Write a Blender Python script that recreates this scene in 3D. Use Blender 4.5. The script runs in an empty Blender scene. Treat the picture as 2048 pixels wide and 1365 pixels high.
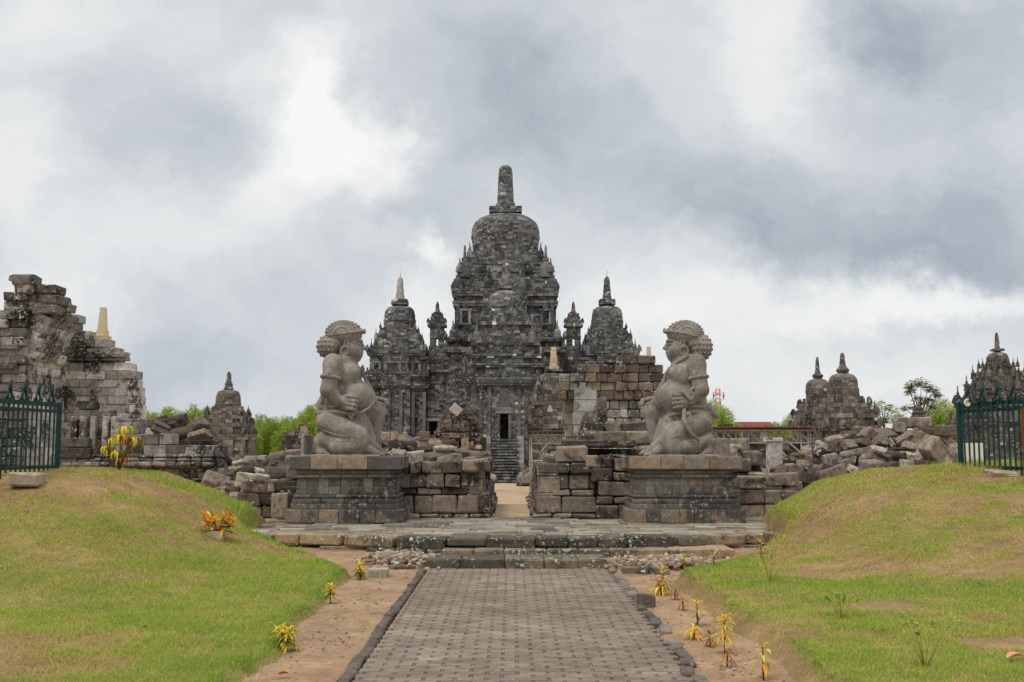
import bpy, math, random
import numpy as np
from mathutils import Vector, Matrix

# ------------------------------------------------------------------ camera, sky, sun, exposure
scene = bpy.context.scene
COL = scene.collection
F_PX, CX, CY = 2100.0, 1024.0, 682.5          # measured on the 2048 px wide photograph
PITCH, EYE = math.radians(5.68), 1.75
cam_d = bpy.data.cameras.new('camera'); cam = bpy.data.objects.new('camera', cam_d); COL.objects.link(cam)
cam.location = (0, 0, EYE); cam.rotation_euler = (math.radians(90) + PITCH, 0, 0)
cam_d.lens = 36.0 * F_PX / 2048.0; cam_d.sensor_width = 36.0
cam_d.clip_start = 0.1; cam_d.clip_end = 6000
scene.camera = cam
scene.view_settings.view_transform = 'Standard'; scene.view_settings.look = 'None'
scene.view_settings.exposure = 0.0; scene.view_settings.gamma = 1.0
scene.view_settings.use_curve_mapping = False

SP, CP = math.sin(PITCH), math.cos(PITCH)
def ray(px, py):
    u, v = (px - CX) / F_PX, (CY - py) / F_PX
    return u, CP - v * SP, SP + v * CP
def at(px, py, Y):
    """the point of the place that stands Y metres away in this direction"""
    u, f, w = ray(px, py); t = Y / f
    return np.array((u * t, Y, EYE + w * t))
def zat(py, Y): return float(at(CX, py, Y)[2])
def xat(px, py, Y): return float(at(px, py, Y)[0])

SUN_EL, SUN_AZ = 58.0, 215.0                   # degrees; azimuth clockwise from +Y: behind the camera, to the left
def build_world():
    w = bpy.data.worlds.new('World'); scene.world = w; w.use_nodes = True
    nt = w.node_tree; N, L = nt.nodes, nt.links
    N.clear()
    out = N.new('ShaderNodeOutputWorld'); bg = N.new('ShaderNodeBackground')
    bg.inputs['Strength'].default_value = 0.1
    L.new(bg.outputs[0], out.inputs[0])
    sky = N.new('ShaderNodeTexSky'); sky.sky_type = 'NISHITA'; sky.sun_disc = False
    sky.sun_elevation = math.radians(SUN_EL); sky.sun_rotation = math.radians(SUN_AZ)
    tc = N.new('ShaderNodeTexCoord'); sep = N.new('ShaderNodeSeparateXYZ')
    L.new(tc.outputs['Generated'], sep.inputs[0])
    def M(op, a, b=None, c=None):
        n = N.new('ShaderNodeMath'); n.operation = op
        for i, s in enumerate((a, b, c)):
            if s is None: continue
            if isinstance(s, (int, float)): n.inputs[i].default_value = s
            else: L.new(s, n.inputs[i])
        return n.outputs[0]
    den = M('MAXIMUM', sep.outputs[1], 0.25)
    u = M('DIVIDE', sep.outputs[0], den); wv = M('DIVIDE', sep.outputs[2], den)
    cmb = N.new('ShaderNodeCombineXYZ'); L.new(u, cmb.inputs[0]); L.new(wv, cmb.inputs[1])
    def noise(scale, detail, rough, off=0.0, src=None, sx=1.0, sy=1.0):
        mp = N.new('ShaderNodeMapping'); mp.inputs['Scale'].default_value = (sx, sy, 1); mp.inputs['Location'].default_value = (off, off * .7, off * .3)
        L.new(src or cmb.outputs[0], mp.inputs['Vector'])
        n = N.new('ShaderNodeTexNoise'); n.inputs['Scale'].default_value = scale
        n.inputs['Detail'].default_value = detail; n.inputs['Roughness'].default_value = rough
        L.new(mp.outputs[0], n.inputs['Vector']); return n
    # broken edges: displace the cloud map by noise
    wn = noise(5.2, 9.0, 0.66, 3.1)
    wsub = N.new('ShaderNodeVectorMath'); wsub.operation = 'SUBTRACT'; wsub.inputs[1].default_value = (.5, .5, .5)
    L.new(wn.outputs['Color'], wsub.inputs[0])
    wsc = N.new('ShaderNodeVectorMath'); wsc.operation = 'MULTIPLY'; wsc.inputs[1].default_value = (.21, .17, 0)
    L.new(wsub.outputs[0], wsc.inputs[0])
    wad = N.new('ShaderNodeVectorMath'); wad.operation = 'ADD'
    L.new(cmb.outputs[0], wad.inputs[0]); L.new(wsc.outputs[0], wad.inputs[1])
    acc = None
    def blob(px, py, rx, ry, rot, amp, sharp=1.0):
        nonlocal acc
        d = ray(px, py); c = (d[0] / d[1], d[2] / d[1])
        mp = N.new('ShaderNodeMapping'); mp.vector_type = 'TEXTURE'
        mp.inputs['Location'].default_value = (c[0], c[1], 0)
        mp.inputs['Rotation'].default_value = (0, 0, math.radians(rot))
        mp.inputs['Scale'].default_value = (rx / F_PX, ry / F_PX, 1)
        L.new(wad.outputs[0], mp.inputs['Vector'])
        ln = N.new('ShaderNodeVectorMath'); ln.operation = 'LENGTH'; L.new(mp.outputs[0], ln.inputs[0])
        p = M('POWER', ln.outputs['Value'], 2.6 * sharp)
        e = M('POWER', 2.718, M('MULTIPLY', p, -1.0))
        acc = M('MULTIPLY_ADD', e, amp, acc if acc is not None else 0.0)
    for b in BLOBS: blob(*b)
    n1 = noise(4.0, 9.0, 0.55, 1.7, wad.outputs[0], 1.0, 1.8)
    n2 = noise(11.0, 7.0, 0.6, 5.3, wad.outputs[0], 1.0, 1.5)
    n3 = noise(2.0, 5.0, 0.5, 9.3, tc.outputs['Generated'])
    val = M('ADD', acc, M('MULTIPLY', M('SUBTRACT', n1.outputs['Fac'], .5), .26))
    val = M('ADD', val, M('MULTIPLY', M('SUBTRACT', n2.outputs['Fac'], .5), .24))
    val = M('ADD', val, M('MULTIPLY', M('SUBTRACT', n3.outputs['Fac'], .5), .1))
    n4 = noise(30.0, 6.0, 0.65, 7.7, wad.outputs[0], 1.0, 1.4)
    val = M('ADD', val, M('MULTIPLY', M('SUBTRACT', n4.outputs['Fac'], .5), .12))
    val = M('ADD', val, 0.585)
    cr = N.new('ShaderNodeValToRGB'); L.new(val, cr.inputs[0])
    el = cr.color_ramp.elements
    stops = [(0.0, (118, 130, 142)), (.2, (154, 165, 176)), (.4, (187, 195, 203)), (.58, (211, 216, 220)), (.78, (234, 236, 236)), (1.0, (249, 250, 248))]
    for i, (p, c) in enumerate(stops):
        e = el[i] if i < 2 else el.new(p)
        e.position = p; e.color = (*[srgb(v) for v in c], 1)
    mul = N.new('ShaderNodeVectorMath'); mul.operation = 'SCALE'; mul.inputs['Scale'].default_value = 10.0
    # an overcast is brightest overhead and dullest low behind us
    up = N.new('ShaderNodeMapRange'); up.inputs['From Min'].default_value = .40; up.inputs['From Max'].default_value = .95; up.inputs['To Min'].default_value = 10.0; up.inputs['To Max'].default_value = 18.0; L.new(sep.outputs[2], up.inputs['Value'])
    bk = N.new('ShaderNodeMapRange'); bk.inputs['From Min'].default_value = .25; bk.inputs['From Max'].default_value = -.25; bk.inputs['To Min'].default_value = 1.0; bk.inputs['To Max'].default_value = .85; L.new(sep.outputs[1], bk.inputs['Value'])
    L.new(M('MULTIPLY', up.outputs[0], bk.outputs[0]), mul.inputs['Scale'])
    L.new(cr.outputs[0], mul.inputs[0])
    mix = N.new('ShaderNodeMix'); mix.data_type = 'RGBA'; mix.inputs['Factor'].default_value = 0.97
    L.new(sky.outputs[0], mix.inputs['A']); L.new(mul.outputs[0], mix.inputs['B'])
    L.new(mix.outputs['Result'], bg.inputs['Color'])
def srgb(v):
    v = v / 255.0
    return v / 12.92 if v <= .04045 else ((v + .055) / 1.055) ** 2.4
def lin(r, g, b, k=1.0): return (min(.95, srgb(r) * k), min(.95, srgb(g) * k), min(.95, srgb(b) * k))
# soft brighter and darker masses of the overcast: direction, radii, turn, amount
BLOBS = [(630, 190, 85, 135, -12, .46), (740, 300, 125, 85, -35, .42), (800, 240, 60, 60, 0, .1), (610, 310, 130, 110, 20, .20), (480, 200, 90, 90, 0, .10), (390, 310, 190, 120, 15, -.13, .7), (200, 270, 240, 130, 25, -.03, .7),
         (90, 60, 330, 100, 10, .16), (60, 330, 120, 150, 30, .22), (380, 90, 250, 90, 0, .02), (1000, 130, 260, 150, -25, -.16), (1180, 300, 240, 110, -28, -.14), (870, 380, 110, 170, -30, -.12),
         (1120, 480, 260, 60, -18, .02), (1540, 90, 110, 170, 8, .30), (1330, 200, 150, 130, -25, .06), (1920, 110, 230, 190, 0, -.19), (1760, 60, 100, 120, 0, -.16), (1500, 350, 200, 90, -18, -.14),
         (1880, 506, 340, 42, -3, -.17, .8), (1800, 440, 400, 110, -6, -.20, .7), (1480, 470, 200, 60, -22, -.14), (1720, 340, 260, 80, -8, .04), (1960, 400, 180, 70, 0, -.14), (1950, 592, 260, 36, 3, .26), (1600, 610, 330, 50, 8, .22), (1400, 560, 200, 60, -15, .04),
         (250, 480, 260, 100, 25, .16), (520, 430, 150, 80, 25, .16), (250, 760, 330, 70, 0, -.15), (500, 640, 220, 90, 20, -.02), (100, 620, 220, 70, 10, .14),
         (890, 525, 44, 36, -20, .24), (830, 490, 110, 40, -25, .12), (1700, 760, 500, 110, 0, .20), (1250, 640, 160, 90, 0, .22), (840, 640, 120, 80, 0, .22)]
build_world()
sun_d = bpy.data.lights.new('sun', 'SUN'); sun_d.energy = 1.35; sun_d.angle = math.radians(16); sun_d.color = (1.0, .95, .87)
sun = bpy.data.objects.new('sun', sun_d); COL.objects.link(sun)
_a, _e = math.radians(SUN_AZ), math.radians(SUN_EL)
_dir = Vector((math.sin(_a) * math.cos(_e), math.cos(_a) * math.cos(_e), math.sin(_e)))
sun.rotation_euler = _dir.to_track_quat('Z', 'Y').to_euler(); sun.location = (-20, -20, 60)

# ------------------------------------------------------------------ small tools
rng = random.Random(7); nrng = np.random.default_rng(11)
I3 = np.eye(3)
def rotz(a): c, s = math.cos(a), math.sin(a); return np.array(((c, -s, 0), (s, c, 0), (0, 0, 1)))
def rotx(a): c, s = math.cos(a), math.sin(a); return np.array(((1, 0, 0), (0, c, -s), (0, s, c)))
def roty(a): c, s = math.cos(a), math.sin(a); return np.array(((c, 0, s), (0, 1, 0), (-s, 0, c)))
def sm(a, b, x):
    t = np.clip((np.asarray(x, float) - a) / (b - a), 0, 1); return t * t * (3 - 2 * t)
def vnoise(x, y, seed=0):
    x, y = np.asarray(x, float), np.asarray(y, float)
    xi, yi = np.floor(x).astype(np.int64), np.floor(y).astype(np.int64)
    fx, fy = x - xi, y - yi; fx = fx * fx * (3 - 2 * fx); fy = fy * fy * (3 - 2 * fy)
    def h(a, b):
        n = (a * 374761393 + b * 668265263 + seed * 974711) & 0x7fffffff
        n = ((n ^ (n >> 13)) * 1274126177) & 0x7fffffff
        return ((n ^ (n >> 16)) & 0xffff) / 65535.0
    return (h(xi, yi) * (1 - fx) + h(xi + 1, yi) * fx) * (1 - fy) + (h(xi, yi + 1) * (1 - fx) + h(xi + 1, yi + 1) * fx) * fy
def fbm(x, y, seed=0, o=4):
    s = 0; a = .5; t = 0
    for i in range(o): s = s + a * vnoise(x * 2 ** i, y * 2 ** i, seed + i); t += a; a *= .5
    return s / t

BOXV = np.array([(sx, sy, sz) for sx in (-1, 1) for sy in (-1, 1) for sz in (-1, 1)], float)
BOXF = np.array([(0, 1, 3, 2), (4, 6, 7, 5), (0, 4, 5, 1), (2, 3, 7, 6), (0, 2, 6, 4), (1, 5, 7, 3)])
def _chamfer():
    # per corner three vertices, vertex k of a corner lies on the face of axis k
    corners = [tuple(int(v) for v in c) for c in BOXV]; idx = {c: i for i, c in enumerate(corners)}
    full = np.repeat(BOXV, 3, axis=0); ins = np.zeros((24, 3))
    for i, c in enumerate(corners):
        for k in range(3):
            for m in range(3):
                if m != k: ins[i * 3 + k, m] = -c[m]
    quads, tris = [], []
    def vid(c, k): return idx[c] * 3 + k
    def orient(f):
        p = full[list(f)] + ins[list(f)] * .2; n = np.cross(p[1] - p[0], p[2] - p[0])
        return f if n @ p.mean(0) > 0 else f[::-1]
    for k in range(3):
        m, n = [a for a in range(3) if a != k]
        for s in (-1, 1):
            r = []
            for a, b in ((-1, -1), (1, -1), (1, 1), (-1, 1)):
                c = [0, 0, 0]; c[k] = s; c[m] = a; c[n] = b; r.append(vid(tuple(c), k))
            quads.append(orient(tuple(r)))
    for k in range(3):                                   # edges along axis k
        m, n = [a for a in range(3) if a != k]
        for a in (-1, 1):
            for b in (-1, 1):
                c0 = [0, 0, 0]; c0[m] = a; c0[n] = b; c1 = list(c0); c0[k] = -1; c1[k] = 1
                c0, c1 = tuple(c0), tuple(c1)
                quads.append(orient((vid(c0, m), vid(c1, m), vid(c1, n), vid(c0, n))))
    for c in corners: tris.append(orient(tuple(vid(c, k) for k in range(3))))
    return full, ins, np.array(quads), np.array(tris)
CHV, CHI, CHQ, CHT = _chamfer()

class MB:
    """collects boxes, chamfered blocks and free faces and links them as ONE mesh object"""
    def __init__(s, seed=1):
        s.b = []; s.c = []; s.V = []; s.F = []; s.C = []; s.S = []; s.n = 0; s.r = np.random.default_rng(seed)
    def box(s, c, h, R=I3, col=(.5, .5, 0), j=0.0): s.b.append((c, h, R, col, j))
    def cbox(s, c, h, R=I3, col=(.5, .5, 0), ch=.02, j=0.0): s.c.append((c, h, R, col, ch, j))
    def add(s, V, F, col=(.5, .5, 0), smooth=False):
        V = np.asarray(V, float); s.V.append(V)
        for f in F: s.F.append([i + s.n for i in f])
        if np.ndim(col) == 1: s.C += [tuple(col)] * len(F)
        else: s.C += [tuple(c) for c in col]
        s.S += [smooth] * len(F); s.n += len(V)
    def prism(s, poly, z0, z1, col=(.5, .5, 0), scale_top=1.0, bottom=False):
        poly = np.asarray(poly, float); n = len(poly); c = poly.mean(0)
        top = c + (poly - c) * scale_top
        V = np.vstack((np.c_[poly, np.full(n, z0)], np.c_[top, np.full(n, z1)]))
        F = [(i, (i + 1) % n, n + (i + 1) % n, n + i) for i in range(n)] + [tuple(range(n, 2 * n))]
        if bottom: F.append(tuple(range(n - 1, -1, -1)))
        s.add(V, F, col)
    def lathe(s, c, prof, seg=24, col=(.5, .5, 0), smooth=True, R=I3, sq=1.0):
        """prof: list of (r, z) from bottom to top"""
        V, F = [], []
        for r, z in prof:
            for k in range(seg):
                a = 2 * math.pi * k / seg; V.append((r * math.cos(a), r * math.sin(a) * sq, z))
        m = len(prof)
        for i in range(m - 1):
            for k in range(seg):
                F.append((i * seg + k, i * seg + (k + 1) % seg, (i + 1) * seg + (k + 1) % seg, (i + 1) * seg + k))
        F.append(tuple((m - 1) * seg + k for k in range(seg))); F.append(tuple(seg - 1 - k for k in range(seg)))
        s.add(np.array(V) @ np.asarray(R).T + np.asarray(c, float), F, col, smooth)
    def tube(s, pts, rad, seg=8, col=(.5, .5, 0), smooth=True):
        pts = [np.asarray(p, float) for p in pts]
        if np.isscalar(rad): rad = [rad] * len(pts)
        V, F = [], []; up = None
        for i, p in enumerate(pts):
            d = pts[min(i + 1, len(pts) - 1)] - pts[max(i - 1, 0)]; d = d / (np.linalg.norm(d) + 1e-9)
            if up is None: up = np.array((0, 0, 1.0)) if abs(d[2]) < .9 else np.array((1.0, 0, 0))
            a = np.cross(d, up); a /= np.linalg.norm(a) + 1e-9; b = np.cross(a, d); up = b
            for k in range(seg):
                t = 2 * math.pi * k / seg; V.append(p + rad[i] * (math.cos(t) * a + math.sin(t) * b))
        for i in range(len(pts) - 1):
            for k in range(seg):
                F.append((i * seg + k, (i + 1) * seg + k, (i + 1) * seg + (k + 1) % seg, i * seg + (k + 1) % seg))
        F.append(tuple(range(seg))); F.append(tuple((len(pts) - 1) * seg + seg - 1 - k for k in range(seg)))
        s.add(V, F, col, smooth)
    def ell(s, c, r, col=(.5, .5, 0), seg=10, rings=6, R=I3):
        V = [(0, 0, -1)]; F = []
        for i in range(1, rings):
            p = -math.pi / 2 + math.pi * i / rings
            for k in range(seg):
                a = 2 * math.pi * k / seg; V.append((math.cos(p) * math.cos(a), math.cos(p) * math.sin(a), math.sin(p)))
        V.append((0, 0, 1)); e = len(V) - 1
        for k in range(seg):
            F.append((0, 1 + (k + 1) % seg, 1 + k)); F.append((e, 1 + (rings - 2) * seg + k, 1 + (rings - 2) * seg + (k + 1) % seg))
        for i in range(rings - 2):
            for k in range(seg):
                F.append((1 + i * seg + k, 1 + i * seg + (k + 1) % seg, 1 + (i + 1) * seg + (k + 1) % seg, 1 + (i + 1) * seg + k))
        s.add((np.array(V) * np.asarray(r, float)) @ np.asarray(R).T + np.asarray(c, float), F, col, True)
    def arrays(s):
        Vs, Q, T, CQ, CT = [], [], [], [], []; base = 0; extraF, extraC, extraS = [], [], []
        if s.b:
            c = np.array([b[0] for b in s.b], float); h = np.array([b[1] for b in s.b], float); R = np.array([b[2] for b in s.b], float)
            j = np.array([b[4] for b in s.b], float); n = len(c)
            loc = BOXV[None] * h[:, None, :] + s.r.uniform(-1, 1, (n, 8, 3)) * j[:, None, None]
            V = np.einsum('nij,nkj->nki', R, loc) + c[:, None]
            Vs.append(V.reshape(-1, 3)); Q.append((BOXF[None] + (np.arange(n) * 8)[:, None, None]).reshape(-1, 4) + base)
            CQ.append(np.repeat(np.array([b[3] for b in s.b], float), 6, axis=0)); base += n * 8
        if s.c:
            c = np.array([b[0] for b in s.c], float); h = np.array([b[1] for b in s.c], float); R = np.array([b[2] for b in s.c], float)
            ch = np.array([b[4] for b in s.c], float); j = np.array([b[5] for b in s.c], float); n = len(c)
            jit = np.repeat(s.r.uniform(-1, 1, (n, 8, 3)), 3, axis=1) * j[:, None, None]
            chv = ch[:, None, None] * s.r.uniform(.5, 1.5, (n, 24, 1))
            loc = CHV[None] * h[:, None, :] + CHI[None] * chv + jit
            V = np.einsum('nij,nkj->nki', R, loc) + c[:, None]
            Vs.append(V.reshape(-1, 3)); o = (np.arange(n) * 24)[:, None, None]
            Q.append((CHQ[None] + o).reshape(-1, 4) + base); T.append((CHT[None] + o).reshape(-1, 3) + base)
            cc = np.array([b[3] for b in s.c], float); CQ.append(np.repeat(cc, len(CHQ), axis=0)); CT.append(np.repeat(cc, 8, axis=0)); base += n * 24
        if s.V: Vs.append(np.vstack(s.V))
        return Vs, Q, T, CQ, CT, base
    def build(s, name, mat, parent=None, org=None, smooth=None):
        Vs, Q, T, CQ, CT, base = s.arrays()
        V = np.vstack(Vs)
        if org is None: org = root_loc(parent) if parent else (0, 0, 0)
        V = V - np.asarray(org, float)
        lv, ls, lt, cols, sml = [], [], [], [], []; pos = 0
        for A, k, Cc in ((Q, 4, CQ), (T, 3, CT)):
            for a, c in zip(A, Cc):
                lv.append(a.reshape(-1)); m = len(a); ls.append(pos + np.arange(m) * k); lt.append(np.full(m, k)); pos += m * k
                cols.append(c); sml.append(np.zeros(m, bool))
        if s.F:
            L_ = np.array([len(f) for f in s.F]); lv.append(np.concatenate([np.asarray(f) for f in s.F]) + base)
            ls.append(pos + np.concatenate(([0], np.cumsum(L_)[:-1]))); lt.append(L_); cols.append(np.array(s.C, float)); sml.append(np.array(s.S, bool))
        return raw_mesh(name, V, np.concatenate(lv), np.concatenate(ls), np.concatenate(lt), np.vstack(cols), np.concatenate(sml), mat, parent, org)

def raw_mesh(name, V, lv, ls, lt, cols, sml, mat, parent=None, org=(0, 0, 0)):
    me = bpy.data.meshes.new(name)
    me.vertices.add(len(V)); me.vertices.foreach_set('co', np.ascontiguousarray(V, np.float32).ravel())
    me.loops.add(len(lv)); me.loops.foreach_set('vertex_index', np.ascontiguousarray(lv, np.int32))
    me.polygons.add(len(ls)); me.polygons.foreach_set('loop_start', np.ascontiguousarray(ls, np.int32))
    me.polygons.foreach_set('loop_total', np.ascontiguousarray(lt, np.int32))
    me.polygons.foreach_set('use_smooth', np.ascontiguousarray(sml, bool))
    me.update(calc_edges=True)
    if cols is not None:
        at_ = me.attributes.new('blk', 'FLOAT_COLOR', 'FACE')
        c4 = np.ones((len(cols), 4), np.float32); c4[:, :3] = np.asarray(cols)[:, :3]; at_.data.foreach_set('color', c4.ravel())
    me.validate()
    if mat: me.materials.append(mat)
    o = bpy.data.objects.new(name, me); COL.objects.link(o)
    if parent is not None: o.parent = parent
    else: o.location = org
    return o
def root_loc(o):
    while o.parent: o = o.parent
    return tuple(o.location)
def tag(o, label=None, cat=None, group=None, kind=None):
    if label: o['label'] = label
    if cat:
        o['category'] = cat
        if not kind: o['kind'] = 'thing'
    if group: o['group'] = group
    if kind: o['kind'] = kind
    return o
def thing(name, label, cat, loc, group=None):
    o = bpy.data.objects.new(name, None); COL.objects.link(o); o.location = tuple(float(v) for v in loc); o.empty_display_size = .2; o['kind'] = 'thing'
    return tag(o, label, cat, group)

# ------------------------------------------------------------------ materials
def node_mat(name):
    m = bpy.data.materials.new(name); m.use_nodes = True; nt = m.node_tree; nt.nodes.clear()
    out = nt.nodes.new('ShaderNodeOutputMaterial'); b = nt.nodes.new('ShaderNodeBsdfPrincipled')
    b.inputs['Roughness'].default_value = .9; b.inputs['Specular IOR Level'].default_value = .2
    nt.links.new(b.outputs[0], out.inputs[0]); return m, nt, b
class NT:
    def __init__(s, nt): s.nt = nt; s.N = nt.nodes; s.L = nt.links
    def noise(s, scale, detail=4, rough=.55, vec=None, dim='3D'):
        n = s.N.new('ShaderNodeTexNoise'); n.inputs['Scale'].default_value = scale; n.inputs['Detail'].default_value = detail; n.inputs['Roughness'].default_value = rough
        if vec is not None: s.L.new(vec, n.inputs['Vector'])
        return n.outputs['Fac']
    def ramp(s, fac, stops, interp='LINEAR'):
        c = s.N.new('ShaderNodeValToRGB'); s.L.new(fac, c.inputs[0]); c.color_ramp.interpolation = interp
        for i, (p, col) in enumerate(stops):
            e = c.color_ramp.elements[i] if i < 2 else c.color_ramp.elements.new(p)
            e.position = p; e.color = (*col, 1) if len(col) == 3 else col
        return c.outputs[0]
    def rmap(s, v, a, b, c=0.0, d=1.0):
        n = s.N.new('ShaderNodeMapRange'); s.L.new(v, n.inputs['Value'])
        for k, x in zip(('From Min', 'From Max', 'To Min', 'To Max'), (a, b, c, d)): n.inputs[k].default_value = x
        return n.outputs[0]
    def mix(s, f, a, b, mode='MIX'):
        n = s.N.new('ShaderNodeMix'); n.data_type = 'RGBA'; n.blend_type = mode
        for k, v in (('Factor', f), ('A', a), ('B', b)):
            if isinstance(v, (int, float)): n.inputs[k].default_value = v
            elif isinstance(v, tuple): n.inputs[k].default_value = (*v, 1)
            else: s.L.new(v, n.inputs[k])
        return n.outputs['Result']
    def math(s, op, a, b=0.0):
        n = s.N.new('ShaderNodeMath'); n.operation = op
        for i, v in enumerate((a, b)):
            if isinstance(v, (int, float)): n.inputs[i].default_value = v
            else: s.L.new(v, n.inputs[i])
        return n.outputs[0]
    def bump(s, h, strength, dist, bsdf):
        n = s.N.new('ShaderNodeBump'); n.inputs['Strength'].default_value = strength; n.inputs['Distance'].default_value = dist
        s.L.new(h, n.inputs['Height']); s.L.new(n.outputs[0], bsdf.inputs['Normal'])
def stone_mat(name, stops, sc=1.0, lichen=.35, soot=.5, lich_col=(190, 188, 176), soot_col=(46, 43, 41), k=1.0, bump=.6, var=.35, copies=False, streak=0.0):
    """tone of each block from its own value, weathering from noise: pale lichen specks, dark algae patches"""
    m, nt, b = node_mat(name); T = NT(nt)
    tc = nt.nodes.new('ShaderNodeTexCoord').outputs['Object']
    a = nt.nodes.new('ShaderNodeAttribute'); a.attribute_name = 'blk'
    sep = nt.nodes.new('ShaderNodeSeparateColor'); nt.links.new(a.outputs['Color'], sep.inputs[0])
    tone = sep.outputs[0]; vec = tc
    if copies:
        oi = nt.nodes.new('ShaderNodeObjectInfo'); tone = oi.outputs['Random']
        ad = nt.nodes.new('ShaderNodeVectorMath'); ad.operation = 'MULTIPLY_ADD'; ad.inputs[1].default_value = (1, 1, 1)
        sc3 = nt.nodes.new('ShaderNodeVectorMath'); sc3.operation = 'SCALE'; sc3.inputs[0].default_value = (31, 17, 23); nt.links.new(oi.outputs['Random'], sc3.inputs['Scale'])
        nt.links.new(tc, ad.inputs[0]); nt.links.new(sc3.outputs[0], ad.inputs[2]); vec = ad.outputs[0]
    base = T.ramp(tone, [(p, lin(*c, k)) for p, c in stops])
    n_big = T.noise(.9 / sc, 5, .6, vec); n_mid = T.noise(5.0 / sc, 6, .65, vec); n_fine = T.noise(28.0 / sc, 5, .7, vec)
    c = T.mix(1.0, base, T.ramp(n_mid, [(.3, (1 - var,) * 3), (.7, (1 + var,) * 3)]), 'MULTIPLY')
    c = T.mix(1.0, c, T.ramp(n_fine, [(.3, (.78,) * 3), (.7, (1.22,) * 3)]), 'MULTIPLY')
    so = T.math('MULTIPLY', T.rmap(T.math('ADD', n_big, T.math('MULTIPLY', n_mid, .5)), .735, .83), soot)
    c = T.mix(so, c, lin(*soot_col, k))
    li = T.math('MULTIPLY', T.rmap(T.math('ADD', T.noise(9.0 / sc, 7, .75, vec), T.math('MULTIPLY', n_big, .3)), .735, .78), lichen)
    c = T.mix(li, c, lin(*lich_col, k))
    nt.links.new(c, b.inputs['Base Color'])
    h = T.math('ADD', T.math('MULTIPLY', n_mid, .6), T.math('MULTIPLY', n_fine, .4)); T.bump(h, bump, .03 * sc, b)
    return m
def plain_mat(name, c, rough=.8, var=.15, sc=8.0, metal=0.0, k=1.0, bump=0.0):
    m, nt, b = node_mat(name); T = NT(nt); tc = nt.nodes.new('ShaderNodeTexCoord').outputs['Object']
    n = T.noise(sc, 5, .6, tc)
    nt.links.new(T.mix(1.0, lin(*c, k), T.ramp(n, [(.3, (1 - var,) * 3), (.7, (1 + var,) * 3)]), 'MULTIPLY'), b.inputs['Base Color'])
    b.inputs['Roughness'].default_value = rough; b.inputs['Metallic'].default_value = metal
    if bump: T.bump(n, bump, .01, b)
    return m
def leaf_mat(name, k=1.0, trans=.25):
    """colour of each blade or leaf from its own face value"""
    m, nt, b = node_mat(name); a = nt.nodes.new('ShaderNodeAttribute'); a.attribute_name = 'blk'
    nt.links.new(a.outputs['Color'], b.inputs['Base Color']); b.inputs['Roughness'].default_value = .6
    if trans:
        t = nt.nodes.new('ShaderNodeBsdfTranslucent'); nt.links.new(a.outputs['Color'], t.inputs[0])
        mx = nt.nodes.new('ShaderNodeMixShader'); mx.inputs[0].default_value = trans
        nt.links.new(b.outputs[0], mx.inputs[1]); nt.links.new(t.outputs[0], mx.inputs[2])
        out = [n for n in nt.nodes if n.type == 'OUTPUT_MATERIAL'][0]; nt.links.new(mx.outputs[0], out.inputs[0])
    return m
KV = 1.75     # photographed wall colours to base colours: an upright face sees half the grey sky
M_TEMPLE = stone_mat('temple_stone', [(0, (46, 47, 49)), (.3, (72, 72, 72)), (.55, (94, 93, 91)), (.75, (117, 114, 109)), (.9, (130, 122, 113)), (1, (184, 181, 174))], 2.2, .55, .62, lich_col=(168, 166, 160), soot_col=(38, 38, 40), k=1.85, bump=.5, var=.4)
M_SHRINE = stone_mat('shrine_stone', [(0, (54, 50, 48)), (.4, (88, 82, 76)), (.7, (114, 106, 97)), (1, (158, 148, 136))], 1.4, .5, .65, k=1.5, var=.45)
M_RUIN = stone_mat('ruin_stone', [(0, (58, 53, 49)), (.3, (96, 89, 83)), (.6, (130, 123, 117)), (.85, (156, 150, 143)), (1, (176, 169, 160))], .8, .65, .95, soot_col=(36, 32, 30), k=1.72, var=.48)
M_BROWN = stone_mat('brown_stone', [(0, (58, 52, 48)), (.3, (92, 82, 74)), (.55, (116, 103, 91)), (.75, (136, 122, 106)), (.9, (132, 112, 95)), (1, (168, 160, 148))], 1.0, .5, .9, soot_col=(36, 31, 28), k=1.66, var=.48)
M_BRICKY = stone_mat('brick_ruin_stone', [(0, (60, 52, 48)), (.3, (88, 76, 68)), (.58, (116, 101, 86)), (.7, (118, 115, 108)), (1, (152, 150, 143))], 1.0, .35, .75, soot_col=(48, 41, 38), k=KV, var=.32)
M_PED = stone_mat('pedestal_stone', [(0, (70, 67, 63)), (.3, (92, 88, 81)), (.55, (108, 101, 91)), (.75, (116, 101, 85)), (.9, (128, 109, 88)), (1, (140, 132, 120))], .9, .32, .85, soot_col=(50, 48, 46), k=1.65, var=.4)
M_PAVE = stone_mat('terrace_stone', [(0, (92, 85, 74)), (.5, (136, 126, 110)), (1, (172, 162, 144))], .7, .5, .45, lich_col=(196, 192, 178), soot_col=(70, 64, 55), k=1.15, var=.3)
M_EDGE = stone_mat('edge_stone', [(0, (58, 53, 47)), (.5, (88, 80, 68)), (1, (136, 116, 92))], .5, .9, .7, lich_col=(176, 182, 162), soot_col=(40, 38, 35), k=KV, var=.3)
M_RUBBLE = stone_mat('rubble_stone', [(0, (66, 57, 52)), (.3, (98, 85, 75)), (.6, (122, 108, 96)), (.85, (144, 129, 113)), (1, (166, 154, 138))], .35, .4, .6, soot_col=(40, 34, 31), k=1.5, var=.34, copies=True)
M_FIGURE = stone_mat('carved_stone', [(0, (124, 116, 107)), (1, (131, 125, 116))], .5, .4, .6, lich_col=(158, 154, 146), soot_col=(90, 76, 69), k=1.55, var=.34, bump=.8)
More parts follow.
